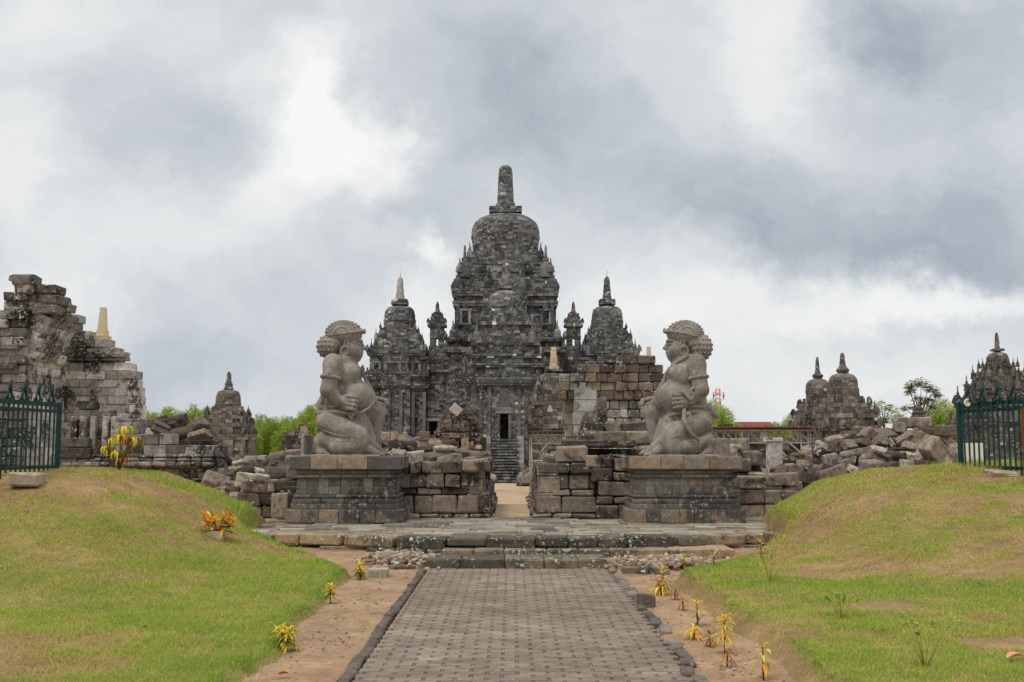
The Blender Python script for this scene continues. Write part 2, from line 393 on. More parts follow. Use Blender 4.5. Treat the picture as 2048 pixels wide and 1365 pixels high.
M_PALE = stone_mat('pale_new_stone', [(0, (170, 150, 122)), (1, (196, 176, 146))], .6, .3, .2, k=1.5, var=.12, bump=.3)
M_GREYPALE = stone_mat('grey_new_stone', [(0, (150, 144, 138)), (1, (160, 155, 150))], .8, .3, .3, k=1.5, var=.12)
M_PATH = stone_mat('path_paver', [(0, (92, 80, 67)), (.35, (126, 112, 97)), (.7, (147, 132, 115)), (1, (168, 153, 136))], .35, .15, .55, soot_col=(104, 93, 81), k=1.0, var=.22, bump=.5)
M_KERB = stone_mat('kerb_stone', [(0, (78, 69, 61)), (.6, (102, 91, 81)), (1, (134, 124, 114))], .4, .25, .3, k=1.2, var=.25)
M_GRAVEL = stone_mat('gravel_stone', [(0, (120, 98, 82)), (.5, (158, 138, 118)), (1, (190, 174, 156))], .3, .2, .2, k=1.15, var=.2)
M_STEEL = plain_mat('shed_steel', (158, 156, 150), .5, .1, k=1.3)
M_RUSTROOF = plain_mat('rusty_sheet', (84, 62, 50), .8, .35, 3, k=1.5)
M_RED = plain_mat('red_roof_tiles', (118, 58, 56), .8, .2, 2, k=1.4)
M_WALLW = plain_mat('plaster', (190, 182, 168), .8, .1, 2)
M_GREENPAINT = plain_mat('green_paint', (24, 62, 60), .5, .3, 14, k=1.0, bump=.1)
M_CONC = plain_mat('rough_concrete', (150, 136, 118), .95, .28, 9, k=1.3, bump=.4)
M_WHITE = plain_mat('white_paint', (226, 218, 200), .5, .05, k=1.1)
M_RUST = plain_mat('rusty_iron', (110, 58, 38), .9, .3, 12, k=1.3)
M_TREDW = plain_mat('red_paint', (206, 138, 136), .6, .05, k=1.3)
M_BARK = plain_mat('bark', (86, 72, 56), .95, .3, 6, k=1.3, bump=.5)
M_LEAF = leaf_mat('leaf'); M_GRASS = leaf_mat('grass_blade', 1.0, .3)
def soil_mat(name, stops, sc=1.0, bump=.6):
    m, nt, b = node_mat(name); T = NT(nt); tc = nt.nodes.new('ShaderNodeTexCoord').outputs['Object']
    n = T.noise(1.3 / sc, 8, .68, tc); f = T.noise(30 / sc, 5, .7, tc); g = T.noise(6 / sc, 6, .65, tc)
    c = T.ramp(n, stops); c = T.mix(1.0, c, T.ramp(f, [(.3, (.72,) * 3), (.7, (1.25,) * 3)]), 'MULTIPLY')
    c = T.mix(1.0, c, T.ramp(g, [(.3, (.8,) * 3), (.7, (1.18,) * 3)]), 'MULTIPLY')
    nt.links.new(c, b.inputs['Base Color']); b.inputs['Roughness'].default_value = .97
    T.bump(T.math('ADD', T.math('MULTIPLY', g, .7), T.math('MULTIPLY', f, .3)), bump, .03, b); return m
M_DIRT = soil_mat('dirt', [(.3, lin(140, 112, 86)), (.5, lin(164, 134, 104)), (.7, lin(184, 154, 124))])
M_SAND = soil_mat('sandy_soil', [(.3, lin(166, 140, 108)), (.5, lin(190, 164, 130)), (.7, lin(206, 182, 148))], 1.4, .3)
M_LAWN = soil_mat('lawn_soil', [(.3, lin(128, 108, 70)), (.5, lin(150, 124, 84)), (.7, lin(174, 142, 104))])

# ------------------------------------------------------------------ ground, lawns, path
def dirt_h(x, y):
    d = .165 * sm(14.2, 17.2, y) + .012 * (fbm(np.asarray(x) * 2.2, np.asarray(y) * 2.2, 5) - .5) * 2
    x = np.asarray(x, float); return d + (-.06 - d) * (sm(-1.29, -1.22, x) - sm(1.36, 1.43, x)) * (1 - sm(15.3, 15.6, y))
XBL = ([0, 7.0, 8.0, 8.8, 10.3, 11.8, 13.0, 14.1, 15.0, 16.0, 17.0, 18, 22], [-2.1, -1.98, -1.95, -1.84, -2.02, -2.0, -2.12, -2.05, -2.5, -3.05, -4.22, -4.3, -4.5])
XBR = ([0, 7.0, 8.0, 9.2, 10.5, 12.0, 13.4, 14.3, 15.3, 16.3, 17.0, 18, 22], [2.2, 2.08, 2.05, 2.12, 1.98, 2.04, 1.95, 2.7, 3.3, 3.95, 4.25, 4.3, 4.5])
RIDL = ([-16, -12, -9, -7.06, -5.95, -5.0, -4.6, -4.2, -3.4], [1.20, 1.28, 1.33, 1.37, 1.28, .92, .70, .46, .2])
RIDR = ([3.4, 4.2, 4.6, 5.28, 6.2, 7.7, 9, 12, 16], [.25, .42, .74, 1.14, 1.34, 1.43, 1.42, 1.35, 1.25])
def lawn_h(x, y, side):
    x, y = np.asarray(x, float), np.asarray(y, float)
    if side < 0:
        d = np.interp(y, *XBL) - x; ridge = np.interp(x, *RIDL); rise = sm(9.6, 17.4, y) ** 1.25; base = .07 + .012 * np.clip(d, 0, 9)
    else:
        d = x - np.interp(y, *XBR); ridge = np.interp(x, *RIDR); rise = sm(8.8, 17.4, y) ** 1.15; base = .17 + .014 * np.clip(d, 0, 9)
    fall = 1 - sm(18.2, 20.6, y)
    h = base + np.clip(ridge - base, 0, 9) * rise
    h = .2 + (h - .2) * fall
    h = h + .05 * (fbm(x * .7, y * .7, 21) - .5) + .035 * (fbm(x * 2.6, y * 2.6, 33) - .5)
    g = dirt_h(x, y) - .03
    wob = .16 * (fbm(x * 3.1, y * 3.1, 44) - .5)
    e = sm(0.0, .20 if side < 0 else .26, d + wob)
    return g + (h - g) * e, d + wob
def sheet(name, x0, x1, y0, y1, nx, ny, hf, mat, keep=None, kind='structure'):
    xs, ys = np.linspace(x0, x1, nx), np.linspace(y0, y1, ny); X, Y = np.meshgrid(xs, ys, indexing='ij'); Z = hf(X, Y)
    idx = np.arange(nx * ny).reshape(nx, ny)
    q = np.stack((idx[:-1, :-1], idx[1:, :-1], idx[1:, 1:], idx[:-1, 1:]), -1).reshape(-1, 4)
    if keep is not None:
        K = keep(X, Y).reshape(-1); q = q[K[q].any(1)]
    V = np.stack((X, Y, Z), -1).reshape(-1, 3); n = len(q)
    o = raw_mesh(name, V, q.reshape(-1), np.arange(n) * 4, np.full(n, 4), None, np.ones(n, bool), mat)
    return tag(o, kind=kind)
# bare earth in front, then the compound's ground falling gently away to the horizon
sheet('ground', -5.2, 5.4, 1.0, 18.2, 150, 240, dirt_h, M_DIRT)
def far_h(x, y):
    y = np.asarray(y, float)
    return np.interp(y, [17.5, 18.2, 23, 85, 140, 4000], [.08, .30, .345, -1.22, -1.5, -2.5])
def far_sheet():
    ys = np.concatenate((np.linspace(17.5, 30, 26), np.linspace(31, 120, 46), [140, 200, 400, 1000, 3000])); xs = np.concatenate(([-3000, -800, -200], np.linspace(-90, 90, 61), [200, 800, 3000]))
    X, Y = np.meshgrid(xs, ys, indexing='ij'); Z = far_h(X, Y) + .02 * (fbm(X * .8, Y * .8, 3) - .5); nx, ny = X.shape
    idx = np.arange(nx * ny).reshape(nx, ny); q = np.stack((idx[:-1, :-1], idx[1:, :-1], idx[1:, 1:], idx[:-1, 1:]), -1).reshape(-1, 4)
    tag(raw_mesh('courtyard_ground', np.stack((X, Y, Z), -1).reshape(-1, 3), q.reshape(-1), np.arange(len(q)) * 4, np.full(len(q), 4), None, np.ones(len(q), bool), M_SAND), kind='structure')
far_sheet()
for side, nm in ((-1, 'lawn'), (1, 'lawn')):
    x0, x1 = (-15, -1.6) if side < 0 else (1.6, 15)
    sheet(nm, x0, x1, 1.0, 21.0, 200, 300, lambda X, Y, s=side: lawn_h(X, Y, s)[0], M_LAWN, lambda X, Y, s=side: lawn_h(X, Y, s)[1] > -.12)

def bare_mask(x, y, side):
    """how bare the turf is, 0 to 1"""
    p = fbm(x * .8 + 3, y * 1.2, 61, 5); q = fbm(x * 2.3, y * 3.1, 77, 4)
    slope = sm(12.0, 16.5, y) * (.02 if side < 0 else .07)
    m = np.clip((p * .62 + q * .38 + slope - .52) * 5.0, 0, 1)
    if side < 0: m = np.maximum(m, 1.1 * np.exp(-((x + 7.4) / .8) ** 4 - ((y - 15.7) / .55) ** 2))
    return np.clip(m, 0, 1)
SAPLING_SPOTS = [(3.95, 13.1), (3.62, 10.35), (3.9, 8.55)]
def grass():
    per = 560000
    for side in (-1, 1):
        r = np.random.default_rng(5 + side)
        y = 6.2 + (19.0 - 6.2) * r.random(per) ** .86; x = side * (1.6 + (y * .52 - 1.2) * r.random(per))
        h, d = lawn_h(x, y, side)
        bare = bare_mask(x, y, side)
        keep = (d > (.05 if side < 0 else .13) + .09 * r.random(per)) & (np.abs(x) / y < .52) & (r.random(per) > .9 * bare) & (r.random(per) < .35 + 1.5 * fbm(x * 6.5, y * 6.5, 171, 2))
        if side > 0:
            for sx, sy in SAPLING_SPOTS: keep &= ((x - sx) / .42) ** 2 + ((y - sy) / .33) ** 2 > .45 + r.random(per) * .6
        x, y, h, d, bare = x[keep], y[keep], h[keep], d[keep], bare[keep]; n = len(x)
        fine = fbm(x * 7.0, y * 8.0, 95, 3); lush = .36 * fbm(x * .45, y * .45, 91, 4) + .36 * fbm(x * 2.6, y * 3.0, 93, 3) + .28 * fine + .16 * np.exp(-d / .8) - .15 * bare - .03 * sm(13, 17, y) + .2 * (np.abs(d - .1) < .12)
        tuft = fbm(x * 1.9, y * 1.9, 15, 3)
        L = (.011 + .020 * r.random(n) ** 1.6) * (.75 + .8 * np.clip(lush, 0, 1.3)) * (.55 + .9 * tuft)
        if True:
            tall = r.random(n) < .004 + .02 * (lush > .85); L[tall] *= 2.6
            edge = (d < .35) & (y > 15.6) & (r.random(n) < .25); L[edge] *= 2.6
            if side > 0: fb = (np.abs(x - 7.7) < 1.0) & (np.abs(y - 16.9) < .7) & (r.random(n) < .3); L[fb] *= 4.0
        w = (.0022 + .0020 * r.random(n)) * (y / 9.0) ** .8
        a = r.random(n) * 2 * math.pi; lean = L * (.35 + .9 * r.random(n)); b = r.random(n) * 2 * math.pi
        P = np.stack((x, y, h - .004), -1); side_v = np.stack((np.cos(a), np.sin(a), np.zeros(n)), -1) * w[:, None]
        tip = P + np.stack((np.cos(b) * lean, np.sin(b) * lean, L), -1)
        V = np.stack((P - side_v, P + side_v, tip), 1).reshape(-1, 3)
        dry = np.clip(.40 + .6 * (bare - .3) + 1.6 * (.50 - lush) + .12 * sm(12.5, 17, y) + r.normal(0, .27, n), 0, 1)
        green = np.array(lin(122, 142, 56, 1.65)); yel = np.array(lin(152, 160, 70, 1.65)); straw = np.array(lin(172, 156, 92, 1.45)); brown = np.array(lin(150, 120, 80, 1.3))
        t = dry[:, None]
        c = np.where(t < .45, green + (yel - green) * (t / .45), np.where(t < .8, yel + (straw - yel) * ((t - .45) / .35), straw + (brown - straw) * ((t - .8) / .2)))
        weed = (fbm(x * 4.5, y * 4.5, 141, 3) > .74)[:, None]; c = np.where(weed, c * .55 + .45 * np.array(lin(108, 136, 78, 1.5)), c)
        c = c * (.7 + .6 * r.random((n, 1)))
        o = raw_mesh('grass', V, np.arange(3 * n), np.arange(n) * 3, np.full(n, 3), c, np.zeros(n, bool), M_GRASS)
        tag(o, ['short yellowing turf on the mound left of the paved path', 'short yellowing turf on the mound right of the paved path'][side > 0], 'grass', kind='stuff')
grass()

PXC, PXL, PXR, PEND = .035, -1.19, 1.325, 15.16
def path():
    mb = MB(3); r = random.Random(3); dy, per, kx = .105, .235, .021; row = 0; y = 5.6
    while y < PEND - .01:
        d = min(dy, PEND - y); x = PXL - (per / 2 if row % 2 else 0) - .05
        rowtone = r.uniform(-.05, .05)
        while x < PXR + .02:
            a, b = max(x, PXL + .01 * (row % 2)), min(x + per - kx, PXR + .05 * (row % 2))
            big = .10 * (vnoise(x * .9, y * .9, 8) - .5) * 3
            if b - a > .03:
                t = min(.98, max(.3, .6 + rowtone + big + r.gauss(0, .085)))
                mb.cbox(((a + b) / 2, y + d / 2, -.03 + r.uniform(-.003, .003)), ((b - a) / 2 - .003, d / 2 - .0035, .042), I3, (t, .5, 0), .005)
            a, b = max(x + per - kx, PXL), min(x + per, PXR)
            if b - a > .01:
                mb.box(((a + b) / 2, y + d / 2, -.035 + r.uniform(-.003, 0)), ((b - a) / 2, d / 2 - .008, .04), I3, (r.uniform(.3, .52), .5, 0))
            x += per
        y += dy; row += 1
    mb.add([(PXL, 5.5, -.004), (PXR, 5.5, -.004), (PXR, PEND, -.004), (PXL, PEND, -.004)], [(0, 1, 2, 3)], (.1, .5, 0))
    tag(mb.build('path', M_PATH), kind='structure')
    # upright edge stones; the right-hand row has sunk and tilted
    for side in (-1, 1):
        k = MB(4 + side); r = random.Random(40 + side); y = 5.6
        while y < (15.0 if side < 0 else 14.7):
            l = r.uniform(.2, .42); x = (PXL - .058) if side < 0 else (PXR + .085); off = r.uniform(-.015, .015); zt = r.uniform(.0, .018)
            tilt = rotz(r.uniform(-.05, .05)) @ roty(r.uniform(-.08, .08))
            if side > 0:
                if r.random() < .12: y += l; continue
                off += .03 * math.sin(y * 2.1) + r.uniform(-.02, .03); tilt = rotz(r.uniform(-.16, .1)) @ roty(r.uniform(-.06, .14)) @ rotx(r.uniform(-.05, .05)); zt += r.uniform(-.01, .015)
            t = r.choice((.2, .35, .5, .55, .6)) if side < 0 else r.choice((.3, .5, .6, .8, .95))
            k.cbox((x + off, y + l / 2, zt - .05), (.047 if side < 0 else .054, l / 2 - .006, .07), tilt, (t, .5, 0), .014, .008)
            y += l
        tag(k.build('kerb', M_KERB), kind='structure')
path()

# ------------------------------------------------------------------ terrace with its steps
def slab_front(x):
    return float(np.interp(x, [-4.3, -3.3, -2.7, -1.6, -.9, 1.6, 2.5, 3.0, 3.5, 4.2], [16.92, 16.72, 16.55, 16.2, 16.12, 16.12, 16.2, 16.45, 16.7, 16.9]))
ZT = .363
def terrace():
    t = thing('stone_terrace', 'low stone terrace of worn slabs carrying both guardian pedestals', 'terrace', (0, 16.2, 0))
    pv = MB(9); r = random.Random(9); y = 16.55
    while y < 20.6:
        d = r.uniform(.26, .42); x = -4.6 + r.uniform(0, .3)
        while x < 4.7:
            l = r.uniform(.35, .85)
            if slab_front(x + l / 2) + .28 < y + d / 2 and (abs(x + l / 2) < 4.22 + .35 * (y > 18.6)):
                pv.cbox((x + l / 2, y + d / 2, ZT - .10 + r.uniform(-.014, .012)), (l / 2 - .006, d / 2 - .006, .10), rotz(r.uniform(-.01, .01)) @ roty(r.uniform(-.012, .012)), (min(1, max(0, r.gauss(.5, .24))), .5, 0), .014, .008)
            x += l
        y += d
    pv.build('paving', M_PAVE, t)
    ed = MB(10); x = -4.24
    while x < 4.1:
        l = r.uniform(.42, .86); l = min(l, 4.16 - x); y0, y1 = slab_front(x), slab_front(x + l); a = math.atan2(y1 - y0, l)
        hgt = r.uniform(.15, .18); wdt = r.uniform(.24, .34)
        tone = r.choice((.7, .85, .9)) if x < -2.4 or x > 2.9 else r.uniform(.0, .5)
        ed.cbox((x + l / 2, (y0 + y1) / 2 + wdt, ZT - hgt / 2 + r.uniform(-.012, .012)), (l / 2 - .006, wdt, hgt / 2), rotz(a + r.uniform(-.02, .02)) @ roty(r.uniform(-.02, .02)), (tone, .5, 0), .028, .012)
        x += l
    ed.build('edging', M_EDGE, t)
    und = MB(12); x = -3.0
    while x < 3.5:
        l = r.uniform(.4, .8); y0 = slab_front(x + l / 2) - .05 + r.uniform(-.05, .03)
        und.cbox((x + l / 2, y0 + .35, .10), (l / 2 - .008, .33, .095), rotz(r.uniform(-.02, .02)), (r.uniform(.3, .8), .5, 0), .02, .008); x += l
    und.build('foundation_course', M_EDGE, t)
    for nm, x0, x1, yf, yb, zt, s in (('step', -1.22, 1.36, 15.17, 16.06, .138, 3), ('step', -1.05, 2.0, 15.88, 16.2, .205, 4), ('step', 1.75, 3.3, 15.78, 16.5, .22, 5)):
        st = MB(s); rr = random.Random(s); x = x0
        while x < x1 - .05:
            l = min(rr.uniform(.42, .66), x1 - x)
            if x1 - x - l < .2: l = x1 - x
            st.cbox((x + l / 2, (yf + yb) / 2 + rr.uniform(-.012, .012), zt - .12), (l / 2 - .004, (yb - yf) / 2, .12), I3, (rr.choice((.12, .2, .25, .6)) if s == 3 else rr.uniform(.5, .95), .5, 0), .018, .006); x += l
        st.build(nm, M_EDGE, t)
    # loose kerb blocks round the gravel beds
    for x0, x1, y, zt in ((1.5, 2.15, 14.62, .10), (2.15, 3.05, 15.15, .12), (-2.0, -1.35, 15.05, .07)):
        b = MB(int(x0 * 10) + 40); x = x0; rr = random.Random(int(x0 * 100))
        while x < x1 - .05:
            l = min(.33 + rr.uniform(-.06, .06), x1 - x); b.cbox((x + l / 2, y, zt - .11), (l / 2 - .005, .09, .11), rotz(rr.uniform(-.05, .05)), (rr.uniform(.5, 1), .5, 0), .015, .006); x += l
        b.build('border_stone', M_EDGE, t)
terrace()
def gravel(name, pts, n, seed, label):
    mb = MB(seed); r = np.random.default_rng(seed); poly = np.array(pts)
    ctr = poly.mean(0); k = 0
    while k < n:
        u = r.random(len(poly)); u /= u.sum(); p = (poly * (u ** 1.0)[:, None]).sum(0); p = ctr + (p - ctr) * 1.9
        s = r.uniform(.018, .042)
        z = .05 + .05 * math.exp(-((p[0] - ctr[0]) ** 2 + (p[1] - ctr[1]) ** 2) / .5) + dirt_h(*p) * .6
        a = rotz(r.uniform(0, 6.3)) @ rotx(r.uniform(-.6, .6))
        mb.cbox((p[0], p[1], z + r.uniform(-.02, .02)), (s, s * r.uniform(.6, 1), s * r.uniform(.5, .8)), a, (r.random(), .5, 0), s * .4, s * .25); k += 1
    tag(mb.build(name, M_GRAVEL), label, 'gravel', kind='stuff')
gravel('gravel', [(-2.1, 15.2), (-1.3, 15.15), (-1.25, 16.0), (-1.9, 16.0)], 420, 21, 'small broken pebbles left of the lowest terrace step')
gravel('gravel', [(1.45, 14.8), (2.1, 14.75), (3.0, 15.3), (3.0, 15.75), (1.45, 15.75)], 620, 22, 'small broken pebbles right of the lowest terrace step')
def stone_slab():
    p = at(757, 1155, 14.3); mb = MB(23); mb.cbox((p[0], p[1], .05), (.135, .1, .06), rotz(.05), (.95, .5, 0), .012, .004)
    mb.cbox((p[0] + .02, p[1] + .03, -.03), (.16, .12, .03), rotz(.02), (.4, .5, 0), .01, .004)
    tag(mb.build('stone_block', M_PAVE, org=(p[0], p[1], 0)), 'small pale flat topped block lying at the lawn corner beside the path', 'stone block')
stone_slab()

# ------------------------------------------------------------------ walls of separate blocks
def lay(mb, a, b, z, h, dep, n, r, lens=(.3, .6), tone=(.5, .2), gap=.006, ch=0.0, out=.0, j=0.0, zj=.0, skip=None, colf=None, tilt=0.0):
    """one course of blocks from a to b (xy); n is the outward side, dep how deep the blocks reach back"""
    a, b = np.asarray(a, float), np.asarray(b, float); L = np.linalg.norm(b - a)
    if L < .02: return
    t = (b - a) / L; R = np.array(((t[0], -n[0], 0), (t[1], -n[1], 0), (0, 0, 1.0))); s = 0.0
    if np.linalg.det(R) < 0: R[:, 0] *= -1
    while s < L - 1e-4:
        l = r.uniform(*lens)
        if L - s - l < lens[0] * .55: l = L - s
        l = min(l, L - s)
        if not (skip and skip(s, s + l)):
            o = out and r.uniform(-out, out)
            tn = colf(r, s + l / 2, z) if colf else min(1, max(0, r.gauss(*tone)))
            c = a + t * (s + l / 2) + np.asarray(n) * (o - dep / 2)
            Rr = R if not tilt else R @ roty(r.gauss(0, tilt)) @ rotz(r.gauss(0, tilt))
            if ch: mb.cbox((c[0], c[1], z + h / 2 + (zj and r.uniform(-zj, zj))), (l / 2 - gap / 2, dep / 2, h / 2 - gap / 2), Rr, (tn, .5, 0), ch, j)
            else: mb.box((c[0], c[1], z + h / 2 + (zj and r.uniform(-zj, zj))), (l / 2 - gap / 2, dep / 2, h / 2 - gap / 2), Rr, (tn, .5, 0), j)
        s += l
def ring(mb, x0, x1, y0, y1, z, h, r, dep=.3, **k):
    lay(mb, (x0, y0), (x1, y0), z, h, dep, (0, -1), r, **k); lay(mb, (x1, y0 + .003), (x1, y1), z, h, dep, (1, 0), r, **k)
    lay(mb, (x1 - .003, y1), (x0, y1), z, h, dep, (0, 1), r, **k); lay(mb, (x0, y1), (x0, y0 + .003), z, h, dep, (-1, 0), r, **k)

def pedestal(xc, seed, label):
    y0 = 19.03; t = thing('pedestal', label, 'pedestal', (xc, y0 + .72, ZT)); r = random.Random(seed); w, d = 1.06, .72; yc = y0 + .72
    bands = [('plinth', 0, .243, 1.06, .72, .22, .012), ('base_moulding', .243, .345, .985, .645, .3, .008), ('base_moulding', .345, .43, .955, .615, .3, .012), ('band', .438, .505, .945, .605, .3, .018),
             ('shaft', .505, .655, .885, .545, .3, .006), ('shaft', .655, .80, .885, .545, .3, .006), ('band', .80, .868, .94, .60, .35, .018), ('frieze', .872, .93, .895, .555, .3, .006), ('frieze', .93, .955, .93, .59, .5, .005), ('cap', .957, 1.19, 1.02, .68, .34, .012)]
    parts = {}
    for nm, z0, z1, hw, hd, ln, ch in bands:
        mb = parts.setdefault(nm, MB(seed + len(parts)))
        orange = nm in ('cap', 'frieze')
        def colf(r, s, z, o=orange, nm=nm):
            if nm == 'cap' or nm == 'plinth': return r.choice((.12, .4, .55, .66, .72, .78, .86))
            if o: return r.choice((.1, .4, .6, .84))
            return min(1, max(0, r.gauss(.32, .2)))
        ring(mb, xc - hw, xc + hw, yc - hd, yc + hd, ZT + z0, z1 - z0, r, .3, lens=(ln, ln * 1.7), gap=.005, ch=ch, out=.004, colf=colf, zj=.001)
        mb.box((xc, yc, ZT + (z0 + z1) / 2 - .002), (hw - .06, hd - .06, (z1 - z0) / 2 + .004), I3, (.2, .5, 0))
    for k in range(5):                                            # flat pilasters standing 12 mm proud of the shaft
        x = xc - .80 + k * .40; parts['shaft'].cbox((x, yc - .545 + .02, ZT + .652), (.085, .032, .146), I3, (r.uniform(.1, .5), .5, 0), .006)
    for s in (-1, 1):
        parts['shaft'].cbox((xc + s * (.885 - .02), yc - .38, ZT + .652), (.032, .085, .146), I3, (r.uniform(.1, .5), .5, 0), .006)
    parts['cap'].box((xc, yc, ZT + 1.186), (.9, .58, .003), I3, (.5, .5, 0))
    for nm, mb in parts.items(): mb.build(nm, M_PED, t)
    return yc
PEDX_L, PEDX_R = -3.01, 3.135
pedestal(PEDX_L, 101, 'moulded stone pedestal under the guardian facing right')
pedestal(PEDX_R, 202, 'moulded stone pedestal under the guardian facing left')

# ------------------------------------------------------------------ the two guardian statues, grown as one smooth surface each
class SDF:
    def __init__(s, lo, hi, h):
        s.h = h; s.lo = np.array(lo, float); n = np.ceil((np.array(hi) - s.lo) / h).astype(int) + 1
        s.ax = [s.lo[i] + h * np.arange(n[i]) for i in range(3)]; s.f = np.full(n, 9.0, np.float32)
    def sub(s, lo, hi, pad=.12):
        sl = []
        for i in range(3):
            a = int(max(0, math.floor((lo[i] - pad - s.lo[i]) / s.h))); b = int(min(s.f.shape[i], math.ceil((hi[i] + pad - s.lo[i]) / s.h) + 1)); sl.append(slice(a, max(a + 1, b)))
        return tuple(sl), np.meshgrid(*[s.ax[i][sl[i]] for i in range(3)], indexing='ij')
    def put(s, sl, d, k, op):
        f = s.f[sl]
        if op == 'add':
            h = np.clip(.5 + .5 * (f - d) / k, 0, 1); s.f[sl] = f + (d - f) * h - k * h * (1 - h)
        else:
            h = np.clip(.5 - .5 * (f + d) / k, 0, 1); s.f[sl] = f + (-d - f) * h + k * h * (1 - h)
    def ell(s, c, r, k=.04, op='add', R=None):
        c, r = np.array(c, float), np.array(r, float); m = r.max() if R is not None else r
        sl, (X, Y, Z) = s.sub(c - m, c + m); p = [X - c[0], Y - c[1], Z - c[2]]
        if R is not None: p = [sum(R[j, i] * p[j] for j in range(3)) for i in range(3)]
        k0 = np.sqrt(sum((p[i] / r[i]) ** 2 for i in range(3))); k1 = np.sqrt(sum((p[i] / r[i] ** 2) ** 2 for i in range(3))) + 1e-6
        s.put(sl, k0 * (k0 - 1) / k1, k, op)
    def cap(s, a, b, ra, rb=None, k=.04, op='add', flat=None):
        rb = ra if rb is None else rb; a, b = np.array(a, float), np.array(b, float); m = max(ra, rb)
        sl, (X, Y, Z) = s.sub(np.minimum(a, b) - m, np.maximum(a, b) + m); d = b - a; L2 = d @ d + 1e-9
        t = np.clip(((X - a[0]) * d[0] + (Y - a[1]) * d[1] + (Z - a[2]) * d[2]) / L2, 0, 1)
        dx, dy, dz = X - a[0] - t * d[0], Y - a[1] - t * d[1], Z - a[2] - t * d[2]
        if flat: dx, dy, dz = dx / flat[0], dy / flat[1], dz / flat[2]
        s.put(sl, np.sqrt(dx * dx + dy * dy + dz * dz) - (ra + (rb - ra) * t), k, op)
    def path(s, pts, rad, k=.03, op='add', flat=None):
        if np.isscalar(rad): rad = [rad] * len(pts)
        for i in range(len(pts) - 1): s.cap(pts[i], pts[i + 1], rad[i], rad[i + 1], k, op, flat)
    def box(s, c, hs, rd=.02, k=.02, op='add'):
        c, hs = np.array(c, float), np.array(hs, float); sl, (X, Y, Z) = s.sub(c - hs, c + hs)
        q = [np.abs(v - c[i]) - hs[i] + rd for i, v in enumerate((X, Y, Z))]
        s.put(sl, np.sqrt(sum(np.maximum(v, 0) ** 2 for v in q)) + np.minimum(np.maximum(np.maximum(q[0], q[1]), q[2]), 0) - rd, k, op)
    def floor(s, z): s.f = np.maximum(s.f, (z - s.ax[2])[None, None, :].astype(np.float32))
    def mesh(s):
        f = s.f; ins = f < 0; nx, ny, nz = f.shape; sh = (nx - 1, ny - 1, nz - 1); P = np.zeros(sh + (3,), np.float32); C = np.zeros(sh, np.int16)
        quads = []
        cross = []
        for ax in range(3):
            A = [slice(None)] * 3; B = [slice(None)] * 3; A[ax] = slice(0, -1); B[ax] = slice(1, None)
            f0, f1 = f[tuple(A)], f[tuple(B)]; m = ins[tuple(A)] != ins[tuple(B)]; t = np.where(m, f0 / (f0 - f1 + 1e-12), 0); cross.append((m, ins[tuple(A)]))
            o = [a for a in range(3) if a != ax]
            for d0 in (0, 1):
                for d1 in (0, 1):
                    S = [slice(None)] * 3; S[o[0]] = slice(d0, f.shape[o[0]] - 1 + d0); S[o[1]] = slice(d1, f.shape[o[1]] - 1 + d1); S = tuple(S)
                    mm = m[S]; C += mm; P[..., ax] += t[S] * mm; P[..., o[0]] += d0 * mm; P[..., o[1]] += d1 * mm
        M = C > 0; idx = np.full(sh, -1, np.int64); idx[M] = np.arange(M.sum()); g = np.argwhere(M)
        V = s.lo + (g + P[M] / C[M][:, None]) * s.h
        for ax in range(3):
            m, i0 = cross[ax]; o = [a for a in range(3) if a != ax]; e = np.argwhere(m)
            ok = (e[:, o[0]] > 0) & (e[:, o[1]] > 0) & (e[:, o[0]] < f.shape[o[0]] - 1) & (e[:, o[1]] < f.shape[o[1]] - 1); e = e[ok]
            q = []
            for d0, d1 in ((-1, -1), (0, -1), (0, 0), (-1, 0)):
                c = e.copy(); c[:, o[0]] += d0; c[:, o[1]] += d1; q.append(idx[c[:, 0], c[:, 1], c[:, 2]])
            q = np.stack(q, 1); fl = i0[m][ok] ^ (ax == 1)
            q[~fl] = q[~fl][:, ::-1]; quads.append(q)
        return V, np.vstack(quads)
H_FIG = .0145
def fig_mesh(name, s, parent, org, mirror, mat, tone=.5):
    V, Q = s.mesh()
    if mirror: V = V * np.array((-1, 1, 1)); Q = Q[:, ::-1]
    n = len(Q); c = np.full((n, 3), .5); c[:, 0] = tone
    return raw_mesh(name, V, np.ascontiguousarray(Q).reshape(-1), np.arange(n) * 4, np.full(n, 4), c, np.ones(n, bool), mat, parent, org)
def mb_mesh(name, mb, parent, mirror, mat):
    mb.V = [v * np.array((-1, 1, 1)) for v in mb.V] if mirror else mb.V
    if mirror: mb.F = [f[::-1] for f in mb.F]
    return mb.build(name, mat, parent, org=(0, 0, 0))
